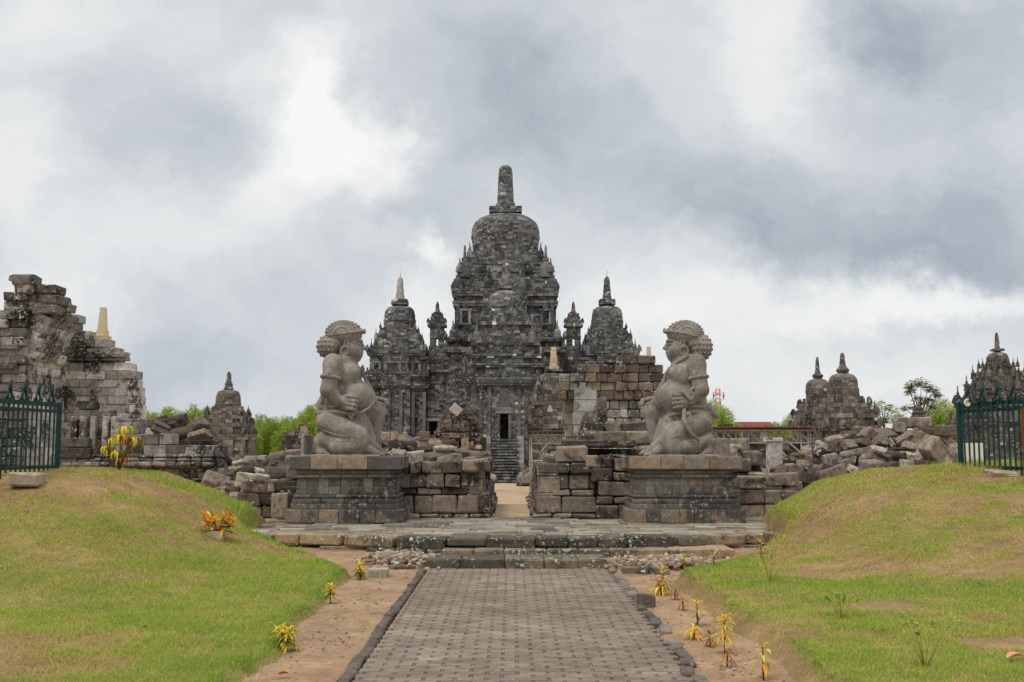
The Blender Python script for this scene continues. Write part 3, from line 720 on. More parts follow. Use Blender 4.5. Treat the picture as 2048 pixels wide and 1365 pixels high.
def guardian(xc, yc, v, label):
    """v = 0: the left one, facing right; v = 1: the right one, facing left with a snake in his hand"""
    zb = ZT + 1.19; org = (xc, yc, zb); mir = v == 1
    t = thing('guardian_statue', label, 'statue', org)
    s = SDF((-1.0, -.75, -.05), (.98, .75, 2.62), H_FIG)
    # trunk: back, chest, belly, hips
    s.ell((-.10, 0, 1.50), (.29, .40, .30), .10); s.ell((-.02, -.17, 1.56), (.22, .21, .18), .06); s.ell((-.02, .17, 1.56), (.22, .21, .18), .06)
    s.ell((.08, 0, 1.10), (.355, .40, .33), .07); s.ell((.15, 0, 1.06), (.31, .33, .27), .05); s.ell((-.22, 0, 1.05), (.27, .40, .46), .08); s.ell((-.34, 0, .98), (.18, .36, .34), .08)
    s.ell((-.22, 0, .66), (.31, .43, .24), .08)
    s.cap((.16, 0, 1.345), (.10, -.25, 1.35), .012, .012, .02, 'sub'); s.ell((.452, 0, 1.02), (.03, .03, .03), .02, 'sub')
    s.ell((-.12, 0, 1.74), (.2, .30, .13), .08); s.cap((-.10, 0, 1.72), (-.05, 0, 2.0), .20, .18, .06); s.ell((-.14, 0, 1.80), (.19, .33, .11), .07)
    # head and face
    hx, hz = -.02, 2.03
    s.ell((hx - .01, 0, hz + .04), (.215, .20, .25), .03); s.ell((hx + .03, 0, hz - .10), (.20, .195, .165), .05); s.ell((hx + .12, 0, hz - .20), (.075, .085, .06), .04)
    s.ell((hx + .06, -.12, hz - .06), (.13, .095, .12), .05); s.ell((hx + .06, .12, hz - .06), (.13, .095, .12), .05)
    s.ell((hx + .185, 0, hz + .13), (.045, .15, .04), .04)                                                     # brow
    for sy in (-1, 1):
        s.ell((hx + .175, sy * .085, hz + .075), (.045, .06, .036), .02, 'sub'); s.ell((hx + .165, sy * .085, hz + .07), (.045, .050, .036), .012)
        s.cap((hx + .212, sy * .04, hz + .125), (hx + .135, sy * .15, hz + .118), .018, .016, .015)
        s.path([(hx + .225, sy * .015, hz - .075), (hx + .20, sy * .075, hz - .085), (hx + .145, sy * .135, hz - .07), (hx + .08, sy * .168, hz - .045)], [.022, .026, .022, .010], .015)  # moustache
        s.ell((hx + .235, sy * .032, hz - .015), (.032, .028, .026), .015)
        s.path([(hx - .03, sy * .205, hz + .15), (hx - .075, sy * .215, hz + .12), (hx - .08, sy * .215, hz + .02), (hx - .045, sy * .213, hz - .02), (hx - .02, sy * .21, hz + .05), (hx - .02, sy * .208, hz + .13)], .020, .015)  # ear
    s.path([(hx + .20, 0, hz + .10), (hx + .245, 0, hz + .005)], [.028, .040], .02); s.ell((hx + .258, 0, hz - .005), (.042, .038, .034), .015)                                  # nose
    s.ell((hx + .20, 0, hz - .115), (.04, .075, .022), .012); s.ell((hx + .19, 0, hz - .155), (.04, .065, .024), .012); s.cap((hx + .235, -.05, hz - .135), (hx + .235, .05, hz - .135), .008, .008, .008, 'sub')
    # near arm: hanging, the fist before the belly
    fx, fz = (.035, .965) if v == 0 else (.02, 1.0)
    s.ell((-.28, -.44, 1.69), (.18, .165, .20), .07); s.cap((-.285, -.47, 1.62), (-.335, -.51, 1.22), .16, .142, .05)
    s.cap((-.335, -.51, 1.20), (-.15, -.49, 1.0 if v == 0 else 1.04), .150, .098, .05); s.cap((-.15, -.49, 1.02), (fx - .07, -.48, fz + .02), .085, .08, .04)
    s.ell((fx - .03, -.475, fz + .01), (.125, .085, .145), .04)
    for i in range(4):                                                                                          # four bent fingers, each its own ridge
        z = fz + .115 - i * .074; l = (.0, .012, .008, -.015)[i]
        s.path([(fx + .0, -.535, z + .012), (fx + .095 + l, -.545, z), (fx + .135 + l, -.48, z - .008), (fx + .09 + l, -.425, z - .012)], [.036, .035, .034, .030], .010)
        if i: s.cap((fx + .01, -.592, z + .038), (fx + .15, -.575, z + .034), .007, .007, .008, 'sub')
    s.path([(fx - .06, -.50, fz + .12), (fx + .02, -.48, fz + .165), (fx + .10, -.455, fz + .155)], [.045, .04, .032], .015)      # thumb over the fist
    # far arm, the hand laid on the raised knee
    s.ell((-.26, .44, 1.66), (.18, .16, .19), .07); s.cap((-.26, .47, 1.62), (-.13, .54, 1.2), .16, .14, .05); s.cap((-.13, .54, 1.2), (.34, .42, 1.06), .14, .10, .05)
    s.ell((.44, .38, 1.055), (.15, .10, .075), .04)
    for i in range(4):
        y = .30 + i * .056; l = (.02, .045, .035, 0)[i]
        s.path([(.48, y, 1.085), (.585 + l, y - .005, 1.06), (.615 + l, y - .005, .975)], [.036, .034, .030], .012)
    s.path([(.38, .30, 1.06), (.46, .255, 1.0), (.545, .25, .985)], [.045, .038, .032], .015)
    # near leg: knee on the ground in front, shin folded back, foot upright behind
    s.cap((-.31, -.30, .62), (.16, -.33, .37), .225, .215, .06); s.ell((-.35, -.26, .66), (.25, .25, .23), .07); s.ell((.20, -.34, .24), (.225, .20, .225), .05)
    s.cap((.16, -.37, .18), (-.20, -.39, .18), .165, .145, .04); s.cap((-.20, -.39, .19), (-.47, -.37, .31), .13, .10, .04)
    s.path([(-.49, -.37, .34), (-.525, -.37, .27), (-.505, -.37, .12)], [.085, .085, .075], .05); s.ell((-.46, -.37, .075), (.11, .10, .07), .04)
    for i in range(5):
        y = -.44 + i * .042; s.path([(-.41, y, .075), (-.33 + (.02, .015, .005, -.01, -.03)[4 - i], y, .05), (-.31, y, .032)], [.030, .027, .022], .010)
    s.path([(-.60, -.40, .45), (-.42, -.50, .43), (-.2, -.55, .395), (.05, -.57, .345), (.30, -.56, .28)], [.05, .045, .04, .03, .015], .015, 'sub')
    s.ell((.16, .02, .46), (.25, .30, .36), .06); s.cap((.10, -.1, .75), (.34, .05, .30), .16, .14, .06)
    # far leg: knee raised, foot flat
    s.cap((-.2, .26, .66), (.44, .34, .85), .22, .155, .06); s.ell((.475, .34, .86), (.125, .135, .13), .05); s.cap((.48, .34, .84), (.38, .35, .22), .14, .10, .06)
    s.cap((.36, .35, .10), (.62, .34, .06), .095, .06, .05)
    for i in range(5):
        y = .27 + i * .036; s.cap((.60, y, .055), (.70 - .018 * i, y, .035), .030, .022, .010)
    s.box((-.10, 0, .0), (.72, .56, .03), .01); s.floor(-.04)
    body = fig_mesh('body', s, t, org, mir, M_FIGURE, .5)
    # clothing: hip cloth, waist sash, fallen ends of cloth on the slab
    c = SDF((-1.0, -.75, -.05), (.98, .75, 2.62), H_FIG)
    c.ell((-.21, 0, .78), (.375, .475, .11), .04); c.ell((-.21, 0, .86), (.355, .455, .05), .02); c.path([(-.53, -.22, .70), (-.56, -.2, .52)], [.09, .065], .03, flat=(.6, 1, 1)); c.ell((-.56, 0, .74), (.09, .26, .13), .03)
    c.path([(-.53, -.38, .80), (-.2, -.485, .815), (.10, -.40, .78), (.2, -.2, .74), (.22, 0, .72), (.2, .2, .74), (.1, .40, .78), (-.2, .485, .815), (-.53, .38, .80)], .03, .012)
    for dz in (.07, .10):
        c.path([(-.52, -.40, .82 + dz), (-.2, -.47, .83 + dz), (.06, -.40, .80 + dz)], .014, .008)
    c.path([(.30, -.36, .18), (.52, -.36, .07), (.68, -.34, .01)], [.11, .06, .03], .03); c.path([(.30, -.20, .30), (.50, -.18, .15), (.64, -.16, .04)], [.13, .08, .035], .03)
    c.path([(.18, -.50, .44), (.02, -.56, .35), (-.20, -.575, .40), (-.42, -.555, .47)], .014, .01) if v == 0 else c.path([(.36, -.46, .26), (.20, -.54, .34), (.06, -.57, .40)], .014, .01)
    if v == 0:
        c.path([(-.46, -.20, 1.10), (-.52, -.22, .95), (-.55, -.22, .82)], [.11, .11, .11], .03, flat=(.7, 1, 1)); c.path([(.05, -.38, .78), (.08, -.44, .70)], [.06, .035], .03)
        c.box((-.80, -.05, .20), (.035, .42, .20), .02)
    else:
        c.path([(-.10, -.50, .72), (-.09, -.53, .62), (-.10, -.54, .50)], [.075, .10, .085], .02, flat=(1, .4, 1)); c.ell((-.08, -.53, .76), (.045, .04, .04), .01)
        c.box((-.70, -.02, .16), (.17, .40, .17), .03); c.path([(-.50, -.40, .92), (-.62, -.36, .78), (-.66, -.30, .74)], .05, .02)
    c.floor(-.03)
    fig_mesh('hip_cloth', c, t, org, mir, M_FIGURE, .35)
    # hair: cap of curls above the band, round bun behind
    hb = MB(50 + v)
    # a dome with raised curl rows running as arches over each ear, as on the carving
    def dome(cx, cz, rx, ry, rz):
        hb.ell((cx, 0, cz), (rx, ry, rz), (.5, .5, 0), 28, 16)
        for sy in (-1, 1):
            for q in range(1, 6):
                rr = .05 + q * .066; n = int(7 + q * 4)
                for i in range(n + 1):
                    a = math.pi * i / n; dx, dz = rr * 1.18 * math.cos(a), rr * math.sin(a) * 1.0 - .02
                    e = (dx / rx) ** 2 + (dz / rz) ** 2
                    if e < .995:
                        y = ry * math.sqrt(1 - e); ta = math.atan2(math.cos(a), -math.sin(a) * 1.18)
                        hb.ell((cx + dx * .985, sy * y * .985, cz + dz * .985), (.034, .020, .026), (.5, .5, 0), 7, 5, roty(-ta))
        for i in range(13):
            a = math.pi * (i + .5) / 13
            for y in np.linspace(-.6, .6, 5): 
                e = math.sqrt(1 - y * y); hb.ell((cx + rx * .97 * e * math.cos(a), y * ry, cz + rz * .97 * e * math.sin(a)), (.03, .036, .022), (.5, .5, 0), 7, 5)
    tl = -.10 if v == 0 else .12
    dome(-.15, 2.30, .35, .29, .25)
    mb_mesh('hair', hb, t, mir, M_FIGURE)
    bn = MB(60 + v); bc, br = (-.42, 2.05 if v == 0 else 2.04), (.235, .28, .225 if v == 0 else .265)
    bn.ell((bc[0], 0, bc[1]), br, (.5, .5, 0), 24, 14)
    rows = 7 if v == 0 else 8
    for i in range(rows):
        p = -1.25 + 2.5 * i / (rows - 1); n = max(3, int(20 * math.cos(p)))
        for k in range(n):
            a = 2 * math.pi * (k + .5 * (i % 2)) / n
            if math.cos(a) > .75: continue
            bn.ell((bc[0] + .95 * br[0] * math.cos(p) * math.cos(a), .95 * br[1] * math.cos(p) * math.sin(a), bc[1] + .95 * br[2] * math.sin(p)), (.034, .042, .030 if v == 0 else .032), (.5, .5, 0), 7, 5)
    bn.ell((-.29, 0, 2.12), (.19, .25, .17), (.5, .5, 0), 14, 9)
    mb_mesh('hair_bun', bn, t, mir, M_FIGURE)
    hd = MB(70 + v); pts = []
    for i in range(41):
        a = 2 * math.pi * i / 40; x = -.13 + .352 * math.cos(a); y = .272 * math.sin(a); dxx = (x + .13) / .352
        z = 2.275 + (.045 * dxx + .03 * dxx ** 2 if v == 0 else .075 * dxx - .01 * dxx ** 2 + .0)
        pts.append((x, y, z))
    hd.tube(pts, .030, 8); hd.ell((.235, 0, 2.345 if v == 0 else 2.36), (.035, .05, .055), (.5, .5, 0), 10, 7)
    mb_mesh('headband', hd, t, mir, M_FIGURE)
    for sy in (-1, 1):
        e = MB(80 + sy); e.lathe((-.09, sy * .215, 1.95), [(.03, -.05), (.085, -.05), (.098, -.035), (.10, .02), (.085, .035), (.05, .03), (.045, .01), (.02, .01)], 20, (.5, .5, 0), True, rotx(math.pi / 2) if sy < 0 else rotx(-math.pi / 2), 1.15)
        mb_mesh('earring', e, t, mir, M_FIGURE)
    def twisted(name, c, R, r0, rad):
        m = MB(90); ptsA, ptsB = [], []
        for i in range(49):
            a = 2 * math.pi * i / 48
            for ph, pts in ((0, ptsA), (math.pi, ptsB)):
                q = r0 + rad * .55 * math.cos(9 * a + ph); w = rad * .55 * math.sin(9 * a + ph)
                pts.append(np.array(c) + R @ np.array((q * math.cos(a), q * math.sin(a), w)))
        m.tube(ptsA, rad * .62, 6); m.tube(ptsB, rad * .62, 6); return m
    ar = twisted('armlet', (-.305, -.485, 1.44), roty(.10) @ rotx(-.08), .162, .032); ar.ell((-.33 if v == 0 else -.22, -.66 if v == 0 else -.63, 1.50), (.05, .025, .075), (.5, .5, 0), 10, 7)
    mb_mesh('armlet', ar, t, mir, M_FIGURE)
    mb_mesh('bracelet', twisted('bracelet', (-.12, -.488, 1.015 if v == 0 else 1.04), roty(1.15), .098, .028), t, mir, M_FIGURE)
    sn = MB(95)
    if v == 0:                                                   # snake-shaped cord slung across the belly
        sn.tube([(-.12, -.30, 1.80), (.06, -.20, 1.72), (.205, -.06, 1.60), (.27, .04, 1.42), (.36, .02, 1.30), (.44, -.04, 1.16), (.44, -.12, 1.0), (.36, -.22, .88), (.24, -.32, .80), (.10, -.40, .79)], [.03, .034, .036, .034, .03, .028, .028, .028, .03, .03], 8)
        mb_mesh('chest_cord', sn, t, mir, M_FIGURE)
    else:
        sn.tube([(-.38, -.30, 1.80), (-.27, -.36, 1.845), (-.14, -.34, 1.85), (.02, -.28, 1.76), (.14, -.20, 1.66), (.24, -.12, 1.54), (.27, -.10, 1.42), (.36, -.10, 1.28), (.45, -.10, 1.12), (.43, -.14, .98), (.36, -.2, .88)], [.03, .034, .036, .036, .038, .034, .03, .03, .034, .034, .03], 8)
        mb_mesh('chest_cord', sn, t, mir, M_FIGURE)
        s2 = MB(96)
        s2.tube([(.12, -.50, 1.13), (.06, -.53, 1.17), (-.02, -.57, 1.165), (-.08, -.60, 1.10), (-.11, -.61, 1.03), (-.17, -.61, 1.04), (-.19, -.61, 1.12), (-.13, -.61, 1.20), (-.19, -.61, 1.25)], [.022, .036, .04, .042, .042, .04, .038, .034, .028], 8)
        s2.tube([(-.02, -.50, .86), (-.02, -.57, .78), (.0, -.60, .68), (-.05, -.62, .56), (-.09, -.63, .46), (-.16, -.62, .38), (-.24, -.60, .32), (-.265, -.585, .27)], [.04, .042, .042, .042, .04, .036, .03, .02], 8)
        s2.ell((.14, -.50, 1.13), (.055, .03, .028), (.5, .5, 0), 10, 7)
        mb_mesh('snake', s2, t, mir, M_FIGURE)
    return t
guardian(at(700, 911, 19.75)[0] + .0, 19.75, 0, 'kneeling stone guardian on the left pedestal, facing right with one fist before his belly')
guardian(at(1358, 911, 19.75)[0], 19.75, 1, 'kneeling stone guardian on the right pedestal, facing left and gripping a snake')

# ------------------------------------------------------------------ temples: tiers of separate blocks round a redented plan, domes of curved courses
def redent(cx, cy, w, pr, pw):
    """square of half width w whose middle bays (half width pw) step out by pr"""
    q = [(w, -w), (w, -pw), (w + pr, -pw), (w + pr, pw), (w, pw)] if pr > .01 else [(w, -w)]
    P = []
    for k in range(4):
        c, s = (1, 0, -1, 0)[k], (0, 1, 0, -1)[k]
        P += [(cx + x * c - y * s, cy + x * s + y * c) for x, y in q]
    return P
def poly_course(mb, P, z, h, r, dep, **k):
    n = len(P)
    for i in range(n):
        a, b = np.array(P[i]), np.array(P[(i + 1) % n]); d = b - a; L = np.linalg.norm(d)
        if L < .03: continue
        lay(mb, a, b, z, h, dep, (d[1] / L, -d[0] / L), r, **k)
def brick_lathe(mb, cx, cy, prof, ch, seg, r, tone=(.45, .2), out=.02):
    """round courses of curved stones following prof [(z, r)]; every stone its own face, set slightly in or out"""
    zs = [p[0] for p in prof]; rs = [p[1] for p in prof]; z0, z1 = zs[0], zs[-1]; n = max(2, int(round((z1 - z0) / ch)))
    ts = np.linspace(z0, z1, n + 1); R = np.interp(ts, zs, rs)
    for i in range(n):
        ra, rb = R[i], R[i + 1]; za, zb = ts[i], ts[i + 1]; rm = max(ra, rb, .03); m = max(6, int(2 * math.pi * rm / seg)); off = r.uniform(0, 1)
        cuts = [(k + off + (r.uniform(-.2, .2) if m > 10 else 0)) * 2 * math.pi / m for k in range(m)]
        for k in range(m):
            a, b = cuts[k], cuts[(k + 1) % m] + (2 * math.pi if k == m - 1 else 0); o = r.uniform(-out, out); steps = 2
            V, F = [], []; tn = min(1, max(0, r.gauss(*tone)))
            for q in range(steps + 1):
                th = a + (b - a) * q / steps; c, s = math.cos(th), math.sin(th)
                V += [(cx + (ra + o) * c, cy + (ra + o) * s, za), (cx + (rb + o) * c, cy + (rb + o) * s, zb), (cx + (rb - .12) * c, cy + (rb - .12) * s, zb), (cx + (ra - .12) * c, cy + (ra - .12) * s, za)]
            for q in range(steps):
                i0 = q * 4; F += [(i0, i0 + 4, i0 + 5, i0 + 1), (i0 + 1, i0 + 5, i0 + 6, i0 + 2), (i0 + 3, i0 + 7, i0 + 4, i0)]
            F += [(0, 1, 2, 3), (steps * 4, steps * 4 + 3, steps * 4 + 2, steps * 4 + 1)]
            mb.add(V, F, (tn, .5, 0))
    mb.lathe((cx, cy, 0), [(max(.01, np.interp(z, zs, rs) - .05), z) for z in np.linspace(z0, z1, n + 1)], 20, (.2, .5, 0), False)
def antefix(mb, p, n, w, h, tone, d=.16):
    t = np.array((-n[1], n[0], 0.0)); nn = np.array((n[0], n[1], 0.0)); p = np.asarray(p, float); up = np.array((0, 0, 1.0))
    o = [(-.5, 0), (.5, 0), (.55, .35), (.32, .7), (0, 1), (-.32, .7), (-.55, .35)]
    V = [p + t * w * a + up * h * b + nn * s for s in (0, -d) for a, b in o]; k = len(o)
    F = [tuple(range(k)), tuple(range(2 * k - 1, k - 1, -1))] + [(i, i + k, (i + 1) % k + k, (i + 1) % k) for i in range(k)]
    mb.add(V, F, (tone, .5, 0))
def stupa(mb, x, y, z, rad, h, r, tone=(.42, .2)):
    prof = [(0, 1.0), (.10, 1.05), (.12, .86), (.34, .84), (.44, .7), (.5, .34), (.51, .42), (.60, .42), (.605, .24), (.66, .2), (.95, .12), (1, .02)]
    mb.lathe((x, y, z), [(rad * b, h * a) for a, b in prof], 12, (min(1, max(0, r.gauss(*tone))), .5, 0), False)
def stupa_at(T, cx, Yc, hp, py0, top, ph, r, corners=True, mids=0):
    w = half(hp, Yc); z = zat(py0, Yc - w); h = zat(top, Yc - w) - z; rad = ph * Yc / F_PX
    P = [(a * w, b * w) for a in (-1, 1) for b in (-1, 1)] if corners else []
    P += [(-w + 2 * w * (i + 1) / (mids + 1), -w) for i in range(mids)] + [(s_ * w, -w + 2 * w * (i + 1) / (mids + 1)) for i in range(mids) for s_ in (-1, 1)]
    for x, y in P: T.n = getattr(T, 'n', 0) + 1; stupa(T('roof_stupa|%d' % T.n), cx + x, Yc + y, z, rad, h, r)
def half(px, Yc): return px * Yc / (F_PX + px)       # half width of a square tower whose near corners show px pixels from its axis
def tower(px, Yc, bands, T, r, course, blk, tone, redents=(.10, .45), round_blk=None, out=.03, side=None):
    """bands: (py_bottom, py_top, half_px_bottom, half_px_top, shape, part). Measured on the photograph, turned into metres at the tower's distance."""
    cx = xat(px, 600, Yc); zp = None
    for (pb, pt, hb, ht, shp, part) in bands:
        mb = T(part)
        if shp == 'r':
            pr = [(zat(p, Yc), h * Yc / F_PX) for p, h in zip(np.atleast_1d(pb), np.atleast_1d(hb))]
            if zp is not None and zp < pr[0][0]: pr.insert(0, (zp - .06, pr[0][1]))
            zp = pr[-1][0]; brick_lathe(mb, cx, Yc, pr, course, round_blk or blk[1], r, tone, out * .6); continue
        wb, wt = half(hb, Yc), half(ht, Yc); yf = Yc - (wb + wt) / 2; z0, z1 = zat(pb, yf), zat(pt, yf)
        if zp is not None: z0 = zp
        z1 = max(z1, z0 + .05); zp = z1
        n = max(1, int(round((z1 - z0) / course))); h = (z1 - z0) / n
        for i in range(n):
            w = wb + (wt - wb) * (i + .5) / n; pr_ = redents[0] * w if shp == 's' else 0.0
            pw = redents[1] * w; w2 = w - pr_
            P = redent(cx, Yc, w2, pr_, pw)
            poly_course(mb, P, z0 + i * h, h, r, min(.5, w * .35), lens=blk, tone=tone, gap=.012, out=out, zj=.008)
        Pc = redent(cx, Yc, min(wb, wt) * (1 - redents[0] * (shp == 's')) - .10, redents[0] * min(wb, wt) if shp == 's' else 0, redents[1] * min(wb, wt))
        mb.prism(Pc, z0 - .02, z1 - .02, (.18, .5, 0))
        if shp == 'c':                                             # cornice: a row of pointed antefixes on top
            w = wt; m = max(2, int(2 * w / (.75 if w > 2.5 else .42)))
            for k in range(4):
                c, s = (0, 1, 0, -1)[k], (-1, 0, 1, 0)[k]; nrm = (c, s); tx, ty = -s, c
                for i in range(m + 1):
                    a = -w + 2 * w * i / m; big = i in (0, m, m // 2)
                    if not big and r.random() < .5: continue
                    hh = (.62 if big else .42) * min(1, w / 2.6 + .15)
                    antefix(mb, (cx + c * (w - .06) + tx * a * .97, Yc + s * (w - .06) + ty * a * .97, z1 - .03), nrm, hh * .62, hh, min(1, max(0, r.gauss(*tone) - .1)))
    return cx
class Parts:
    """one mesh collector per named part"""
    def __init__(s, seed): s.d = {}; s.seed = seed
    def __call__(s, n): return s.d.setdefault(n, MB(s.seed + len(s.d)))
    def build(s, mat, parent, mats={}, nest={}):
        made = {}
        for n, mb in s.d.items():
            if n not in nest: made[n] = mb.build(n.split('|')[0], mats.get(n, mat), parent)
        for n, mb in s.d.items():
            if n in nest: made[n] = mb.build(n.split('|')[0], mats.get(n, mat), made[nest[n]], org=root_loc(parent))
        return made

TCX = 1011
def main_temple():
    r = random.Random(77); T = Parts(300); tn = (.42, .21); C, B = .21, (.28, .62)
    root = thing('main_temple', 'great dark stone temple with bell dome and side chapels at the end of the walkway', 'temple', (xat(TCX, 700, 100), 100, -1.4))
    cx = tower(TCX, 100, [(985, 880, 165, 160, 'q', 'base'), (880, 768, 128, 126, 's', 'body'), (768, 705, 122, 117, 's', 'body'), (705, 694, 122, 121, 'c', 'cornice'), (694, 683, 117, 117, 's', 'body'), (683, 675, 120, 124, 'c', 'cornice'),
                          (675, 650, 114, 106, 's', 'body'), (650, 612, 105, 105, 's', 'body'), (612, 602, 105, 107, 'q', 'cornice'), (602, 592, 106, 107, 's', 'cornice'), (592, 577, 107, 109, 'c', 'cornice'),
                          (577, 561, 103, 100, 's', 'roof_tier'), (561, 557, 101, 101, 's', 'roof_tier'), (557, 544, 97, 94, 's', 'roof_tier'), (544, 540, 96, 96, 's', 'roof_tier'), (540, 528, 92, 89, 's', 'roof_tier'), (528, 524, 91, 90, 's', 'roof_tier'), (524, 513, 84, 80, 's', 'roof_tier'), (513, 503, 75, 71, 'q', 'roof_tier'),
                          ((505, 482), None, (66, 68), None, 'r', 'dome'), ((482, 481, 473, 472), None, (68.5, 70, 70, 69), None, 'r', 'dome'),
                          ((472, 460, 448, 440, 435, 432, 431), None, (69, 68, 63, 53, 42, 30, 5), None, 'r', 'dome'),
                          (433, 412, 33, 33, 'q', 'finial'), (412, 408, 20, 20, 'q', 'finial'), ((408, 404, 345, 337, 332, 330), None, (19, 17, 14, 12.5, 8, 2), None, 'r', 'finial')], T, r, C, B, tn, (.07, .42), .5)
    # corner stupas on the terraces, each with a short thick spike
    for hp, py0, top, ph, m in ((82, 556, 490, 15, 0), (95, 578, 534, 12, 2), (72, 517, 484, 7, 2), (105, 676, 640, 8, 3), (92, 545, 516, 8, 3)):
        stupa_at(T, cx, 100, hp, py0, top, ph, r, True, m)
    # niches in the upper body: a recess between two piers under a stepped head
    def niche(mb, x, yf, zb, w, h, d=.16):
        for s in (-1, 1): mb.box((x + s * (w / 2 + .11), yf - d / 2, zb + h / 2), (.11, d / 2, h / 2), I3, (r.uniform(.2, .8), .5, 0), .01)
        mb.box((x, yf - d / 2 - .02, zb + h + .09), (w / 2 + .3, d / 2 + .02, .09), I3, (r.uniform(.3, .8), .5, 0), .01); mb.box((x, yf - d / 2, zb - .07), (w / 2 + .3, d / 2 + .04, .07), I3, (r.uniform(.3, .7), .5, 0), .01)
        antefix(mb, (x, yf - d - .03, zb + h + .18), (0, -1), w * .9, w * .9, r.uniform(.1, .5))
    w = half(105, 100)
    for px in (-80, 82): niche(T('niche|%d' % px), cx + px * 95.3 / F_PX, 100 - w, zat(647, 100 - w), .55, 1.15)
    for s in (-1, 1):
        for px in (-95, 95):
            T('pilaster|%d' % px).box((cx + px * 95 / F_PX, 100 - w * 1.0 - .02, zat(631, 100 - w)), (.16, .16, .85), I3, (r.uniform(.2, .55), .5, 0), .01)
    # front chapel with its own bell roof, porch, door and stair
    Yf = 89.0
    tower(TCX, Yf, [(975, 880, 104, 100, 'q', 'base'), (880, 772, 76, 76, 's', 'front_chapel'), (772, 762, 76, 80, 'q', 'front_chapel'), (762, 748, 81, 86, 'c', 'front_chapel'), (748, 735, 80, 79, 's', 'front_chapel'), (735, 727, 80, 83, 'c', 'front_chapel'), (727, 716, 74, 70, 's', 'front_chapel'),
                    (716, 708, 72, 75, 'c', 'front_chapel'), (708, 690, 67, 66, 's', 'front_chapel'), (690, 682, 68, 72, 'c', 'front_chapel'), (682, 666, 63, 58, 's', 'front_chapel'), (666, 650, 58, 54, 's', 'front_chapel'), (650, 643, 56, 58, 'c', 'front_chapel'), (643, 626, 50, 47, 's', 'front_chapel'), (626, 612, 44, 40, 's', 'front_chapel'),
                    ((613, 604, 594, 586, 581, 579), None, (33, 33, 30, 24, 14, 3), None, 'r', 'front_chapel|dome'), (580, 566, 13, 13, 'q', 'front_chapel|dome'), ((566, 562, 525, 518), None, (10, 8.5, 6.5, 2), None, 'r', 'front_chapel|dome')], T, r, C, B, tn, (.09, .5), .45)
    for s in (-1, 1):
        for hp, py0, ph, hh in ((58, 683, 9, 40), (70, 748, 9, 38), (46, 644, 7, 30)):
            if s > 0: stupa_at(T, cx, Yf, hp * .95, py0, py0 - hh, ph, r)
    yw = Yf - half(76, Yf)                                           # wall plane of the front chapel
    yp = yw - 2.4; zs = zat(878, yp)                                 # porch front and door sill
    k = yp / F_PX; p = T('porch')
    def porch_wall(xa, xb, za, zb, y0=yp, dep=.5, tone=(.45, .22)):
        n = max(1, int(round((zb - za) / C)))
        for i in range(n): lay(p, (xa, y0), (xb, y0), za + i * (zb - za) / n, (zb - za) / n, dep, (0, -1), r, lens=B, tone=tone, gap=.012, out=.025, zj=.006)
    x = lambda q: cx + (q - TCX) * k
    zt = zat(828, yp); ztop = zat(772, yp)
    porch_wall(x(962), x(1003.5), zs - .1, ztop); porch_wall(x(1020.5), x(1062), zs - .1, ztop); porch_wall(x(1003.5), x(1020.5), zt, ztop)
    porch_wall(x(950), x(1074), zs - 3.7, zs - .1)
    for s in (-1, 1):                                               # side walls of the passage and of the porch
        for q, nn in ((8.5, -s), (51, s)):
            xx = cx + s * q * k
            n = 20
            for i in range(n):
                h = (ztop - zs + 3.6) / n; lay(p, (xx, yp + .02), (xx, yw + .1), zs - 3.6 + i * h, h, .4, (nn, 0), r, lens=B, tone=tn, gap=.012, out=.02)
    p.box((cx, (yp + yw) / 2 + .3, (zt + ztop) / 2 + .02), ((1062 - 962) / 2 * k - .15, (yw - yp) / 2 - .1, (ztop - zt) / 2 - .05), I3, (.15, .5, 0)); p.box((cx, (yp + yw) / 2 + .2, zs - 1.9), (2.1, (yw - yp) / 2, 1.75), I3, (.15, .5, 0))
    for s in (-1, 1):                                               # door jambs, stepped pilasters
        p.cbox((cx + s * 11.5 * k, yp - .08, (zs + zt) / 2), (.11, .14, (zt - zs) / 2), I3, (.42, .5, 0), .02)
        p.cbox((cx + s * 30 * k, yp - .06, (zs + ztop) / 2), (.13, .08, (ztop - zs) / 2), I3, (.4, .5, 0), .02); p.cbox((cx + s * 46 * k, yp - .06, (zs + ztop) / 2), (.15, .08, (ztop - zs) / 2), I3, (.3, .5, 0), .02)
    p.cbox((cx, yp - .12, zt + .13), (.7, .18, .11), I3, (.62, .5, 0), .03); p.cbox((cx, yp - .1, zt + .38), (.75, .14, .12), I3, (.5, .5, 0), .02)
    antefix(p, (cx, yp - .16, zt + .5), (0, -1), 1.0, 1.3, .3)
    for i in range(3): p.cbox((cx, yp - .05 - .05 * i, ztop + .12 + .22 * i), (52 * k + .08 * i, .35, .11), I3, (.25 + .1 * i, .5, 0), .02)
    for i in range(7): antefix(p, (cx + (i - 3) * 16 * k, yp - .2, ztop + .67), (0, -1), .34, .55, r.uniform(.1, .5))
    # stair
    st = T('stair'); n = 15; y1 = 79.6; zg = zat(967, y1)
    for i in range(n):
        z = zg + (zs - zg) * (i + 1) / n; yy = y1 + (yp - .1 - y1) * i / n
        xx = x(985)
        while xx < x(1040) - .02:
            l = min(r.uniform(.3, .6), x(1040) - xx); st.box((xx + l / 2, yy + .45, z - .085), (l / 2 - .006, .5, .075), I3, (min(1, max(0, r.gauss(.36, .2))), .5, 0), .008); xx += l
    for i in range(n): st.box((cx, y1 + (yp - .1 - y1) * i / n + .62, zg + (zs - zg) * (i + .35) / n - .1), (x(1039) - cx, .45, (zs - zg) / n * .75), I3, (.05, .5, 0))
